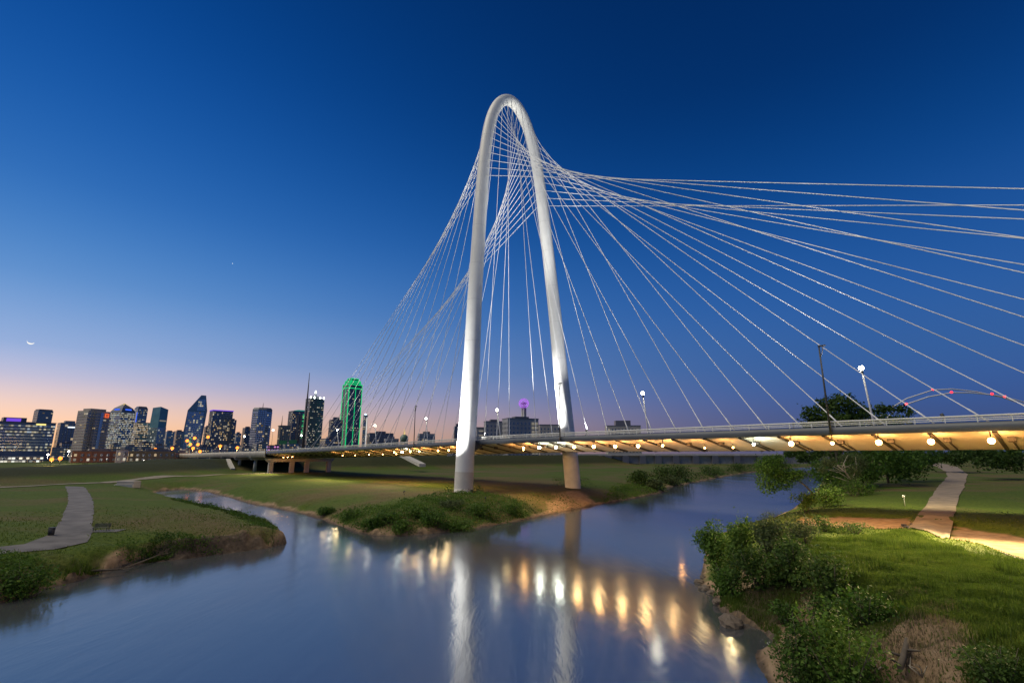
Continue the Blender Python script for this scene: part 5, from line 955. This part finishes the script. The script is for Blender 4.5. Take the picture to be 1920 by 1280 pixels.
# culvert headwall at the end of the paved trail
q0, q1 = ground_at(1698, 988), ground_at(1783, 1014); dv = q1 - q0; ang = math.atan2(dv[1], dv[0]); Lc = math.hypot(dv[0], dv[1]); cu = empty('culvert', (q0[0], q0[1], q0[2]), ang, 'concrete culvert headwall at the near end of the paved trail', 'culvert')
MB().box((Lc / 2, .1, -.35), (Lc + .4, .35, 1.15)).build('headwall', M['grey_steel'], cu); MB().box((.45, -.12, -.15), (.9, .3, .7)).build('opening_shade', M['dark_steel'], cu); MB().box((-.5, 0, .1), (.5, .5, .5)).box((-.55, .9, .25), (.6, .12, .45)).build('valve', M['dark_steel'], cu)  # solid dark box stands in for the shade inside the culvert mouth
# bin, bench, sign post
g = ground_at(95, 1004); bn = empty('litter_bin', tuple(g), 0, 'black litter bin beside the footpath, far left', 'bin'); MB().tube([(0, 0, 0), (0, 0, .9)], [.27, .31], 14).build('drum', M['dark_steel'], bn); MB().tube([(0, 0, .9), (0, 0, .97)], [.34, .34], 14).build('rim', M['dark_steel'], bn)
mb = MB(); [mb.tube([(.29 * math.cos(a), .29 * math.sin(a), .05), (.33 * math.cos(a), .33 * math.sin(a), .9)], .018, 4) for a in np.linspace(0, 2 * math.pi, 16, endpoint=False)]; tag(mb.build('slat', M['dark_steel'], bn), kind='stuff')
g = ground_at(188, 996); be = empty('park_bench', tuple(g), .12, 'dark park bench on a small concrete pad by the footpath', 'bench')
MB().box((.2, .3, .02), (4.2, 2.0, .12)).build('pad', M['path'], be)
for i in range(4): MB().box((0, -.15 + i * .12, .47), (1.9, .09, .04)).build('seat_slat', M['dark_steel'], be)
for i in range(3): MB().box((0, .34 + i * .03, .62 + i * .14), (1.9, .04, .09)).build('back_slat', M['dark_steel'], be)
for x in (-.8, .8): MB().box((x, -.12, .24), (.06, .06, .46)).build('leg', M['dark_steel'], be); MB().box((x, .34, .45), (.06, .06, .9)).build('leg', M['dark_steel'], be); MB().box((x, .08, .66), (.06, .5, .05)).build('armrest', M['dark_steel'], be)
g = ground_at(1697, 948); sp = empty('marker_post', tuple(g), 0, 'small white-topped marker post on the lit grass left of the paved trail', 'post'); MB().tube([(0, 0, 0), (0, 0, 1.5)], .05, 8).build('post', M['rail_steel'], sp); MB().ball((0, 0, 1.7), .24, 10, 8).build('globe', M['white_steel'], sp)
# rocks, mud mound, driftwood
def rock(px, py, r, label, m='mud', seed=1, sq=.6, group=None, cat='rock', name='rock'):
    g = ground_at(px, py) if py < 1285 else at(px, py, 1); g[2] = max(g[2], .05); bm_ = MB(); bm_.ball((0, 0, 0), r, 18, 12, (1, 1, sq)); v = np.array(bm_.v); nz = vnoise(v[:, :2] * 1.0 + v[:, 2:3] + seed * 3, r * .45, seed) - .5; n2 = vnoise(v[:, 1:3] + v[:, :1] + seed, r * .16, seed + 4) - .5
    v = v * (1 + nz * .5 + n2 * .28)[:, None]; bm_.v = [tuple(x) for x in v]; bm_.sm = [False] * len(bm_.f); return tag(bm_.build(name, M[m], None, tuple(g)), label, cat, group)
for i, (x, y, r, lab) in enumerate(((1311, 1092, .45, 'leftmost dark rock where the right bank meets the water'), (1322, 1104, .55, 'larger dark rock second from the left at the water'), (1334, 1112, .4, 'small dark rock below the fresh green bush'), (1346, 1128, .45, 'dark wet rock at the lit water edge'), (1318, 1082, .35, 'small dark rock topmost by the water tip bush'))): rock(x, y, r, lab, 'mud', 60 + i, .65, 'dark rocks at the water edge')
rock(1372, 1172, .85, 'rounded lump of cracked mud standing in the golden water', 'mud', 71, .75, None, 'mud lump', 'mud_lump')
g = ground_at(1700, 1245); lg = empty('driftwood_log', tuple(g), .6, 'dark forked driftwood log on the dry pale slope', 'log'); MB().tube([(-1.1, -.1, .15), (-.3, 0, .35), (.5, .1, .7), (.9, .15, 1.0)], [.16, .15, .12, .09], 9).build('trunk', M['bark'], lg); MB().tube([(-.2, 0, .38), (-.5, .5, .55), (-.9, .9, .4)], [.08, .06, .02], 6).tube([(.3, .05, .6), (.1, -.5, .75), (-.3, -.8, .9)], [.07, .05, .015], 6).tube([(-.8, 0, .2), (-1.3, .4, .5)], [.06, .02], 6).build('branch', M['bark'], lg)
qs = [ground_at(x, y) for x, y in ((168, 1074), (230, 1058), (300, 1046), (385, 1040))]; g = qs[0].copy(); dl = empty('driftwood_log', tuple(g), 0, 'long thin fallen trunk lying along the foot of the left cut bank', 'log'); MB().tube([tuple(np.array([q[0], q[1], max(q[2], .1) + .25]) - g) for q in qs], [.12, .10, .07, .03], 8).build('trunk', M['bark'], dl)
mb = MB()
for i, q in enumerate(qs[:3]): o = np.array([q[0], q[1], max(q[2], .1) + .25]) - g; mb.tube([tuple(o), tuple(o + [.6, .3, .5]), tuple(o + [.9 + i * .3, -.2, .9])], [.05, .03, .01], 5); mb.tube([tuple(o), tuple(o + [1.2, -.4, .2]), tuple(o + [2.0, -.9, .5])], [.04, .025, .01], 5)
mb.build('branch', M['bark'], dl)
for x, y, r, a, lab in ((1640, 1262, .9, .3, 'bare grey dead branch beside the bright-leaved bush'), (1730, 1270, .8, 2.0, 'bare dead branch below the driftwood log')):
    g = ground_at(x, y); tw = empty('dead_branch', tuple(g), a, lab, 'branch', 'dead branches on the dry slope'); mb = MB()
    for i in range(6): q = random.uniform(-.8, .8); mb.tube([(0, 0, 0), (q * .5, random.uniform(-.4, .4), r * .5), (q, random.uniform(-.7, .7), r * random.uniform(.6, 1))], [.035, .022, .008], 5)
    mb.build('twig', M['pale_bark'], tw)
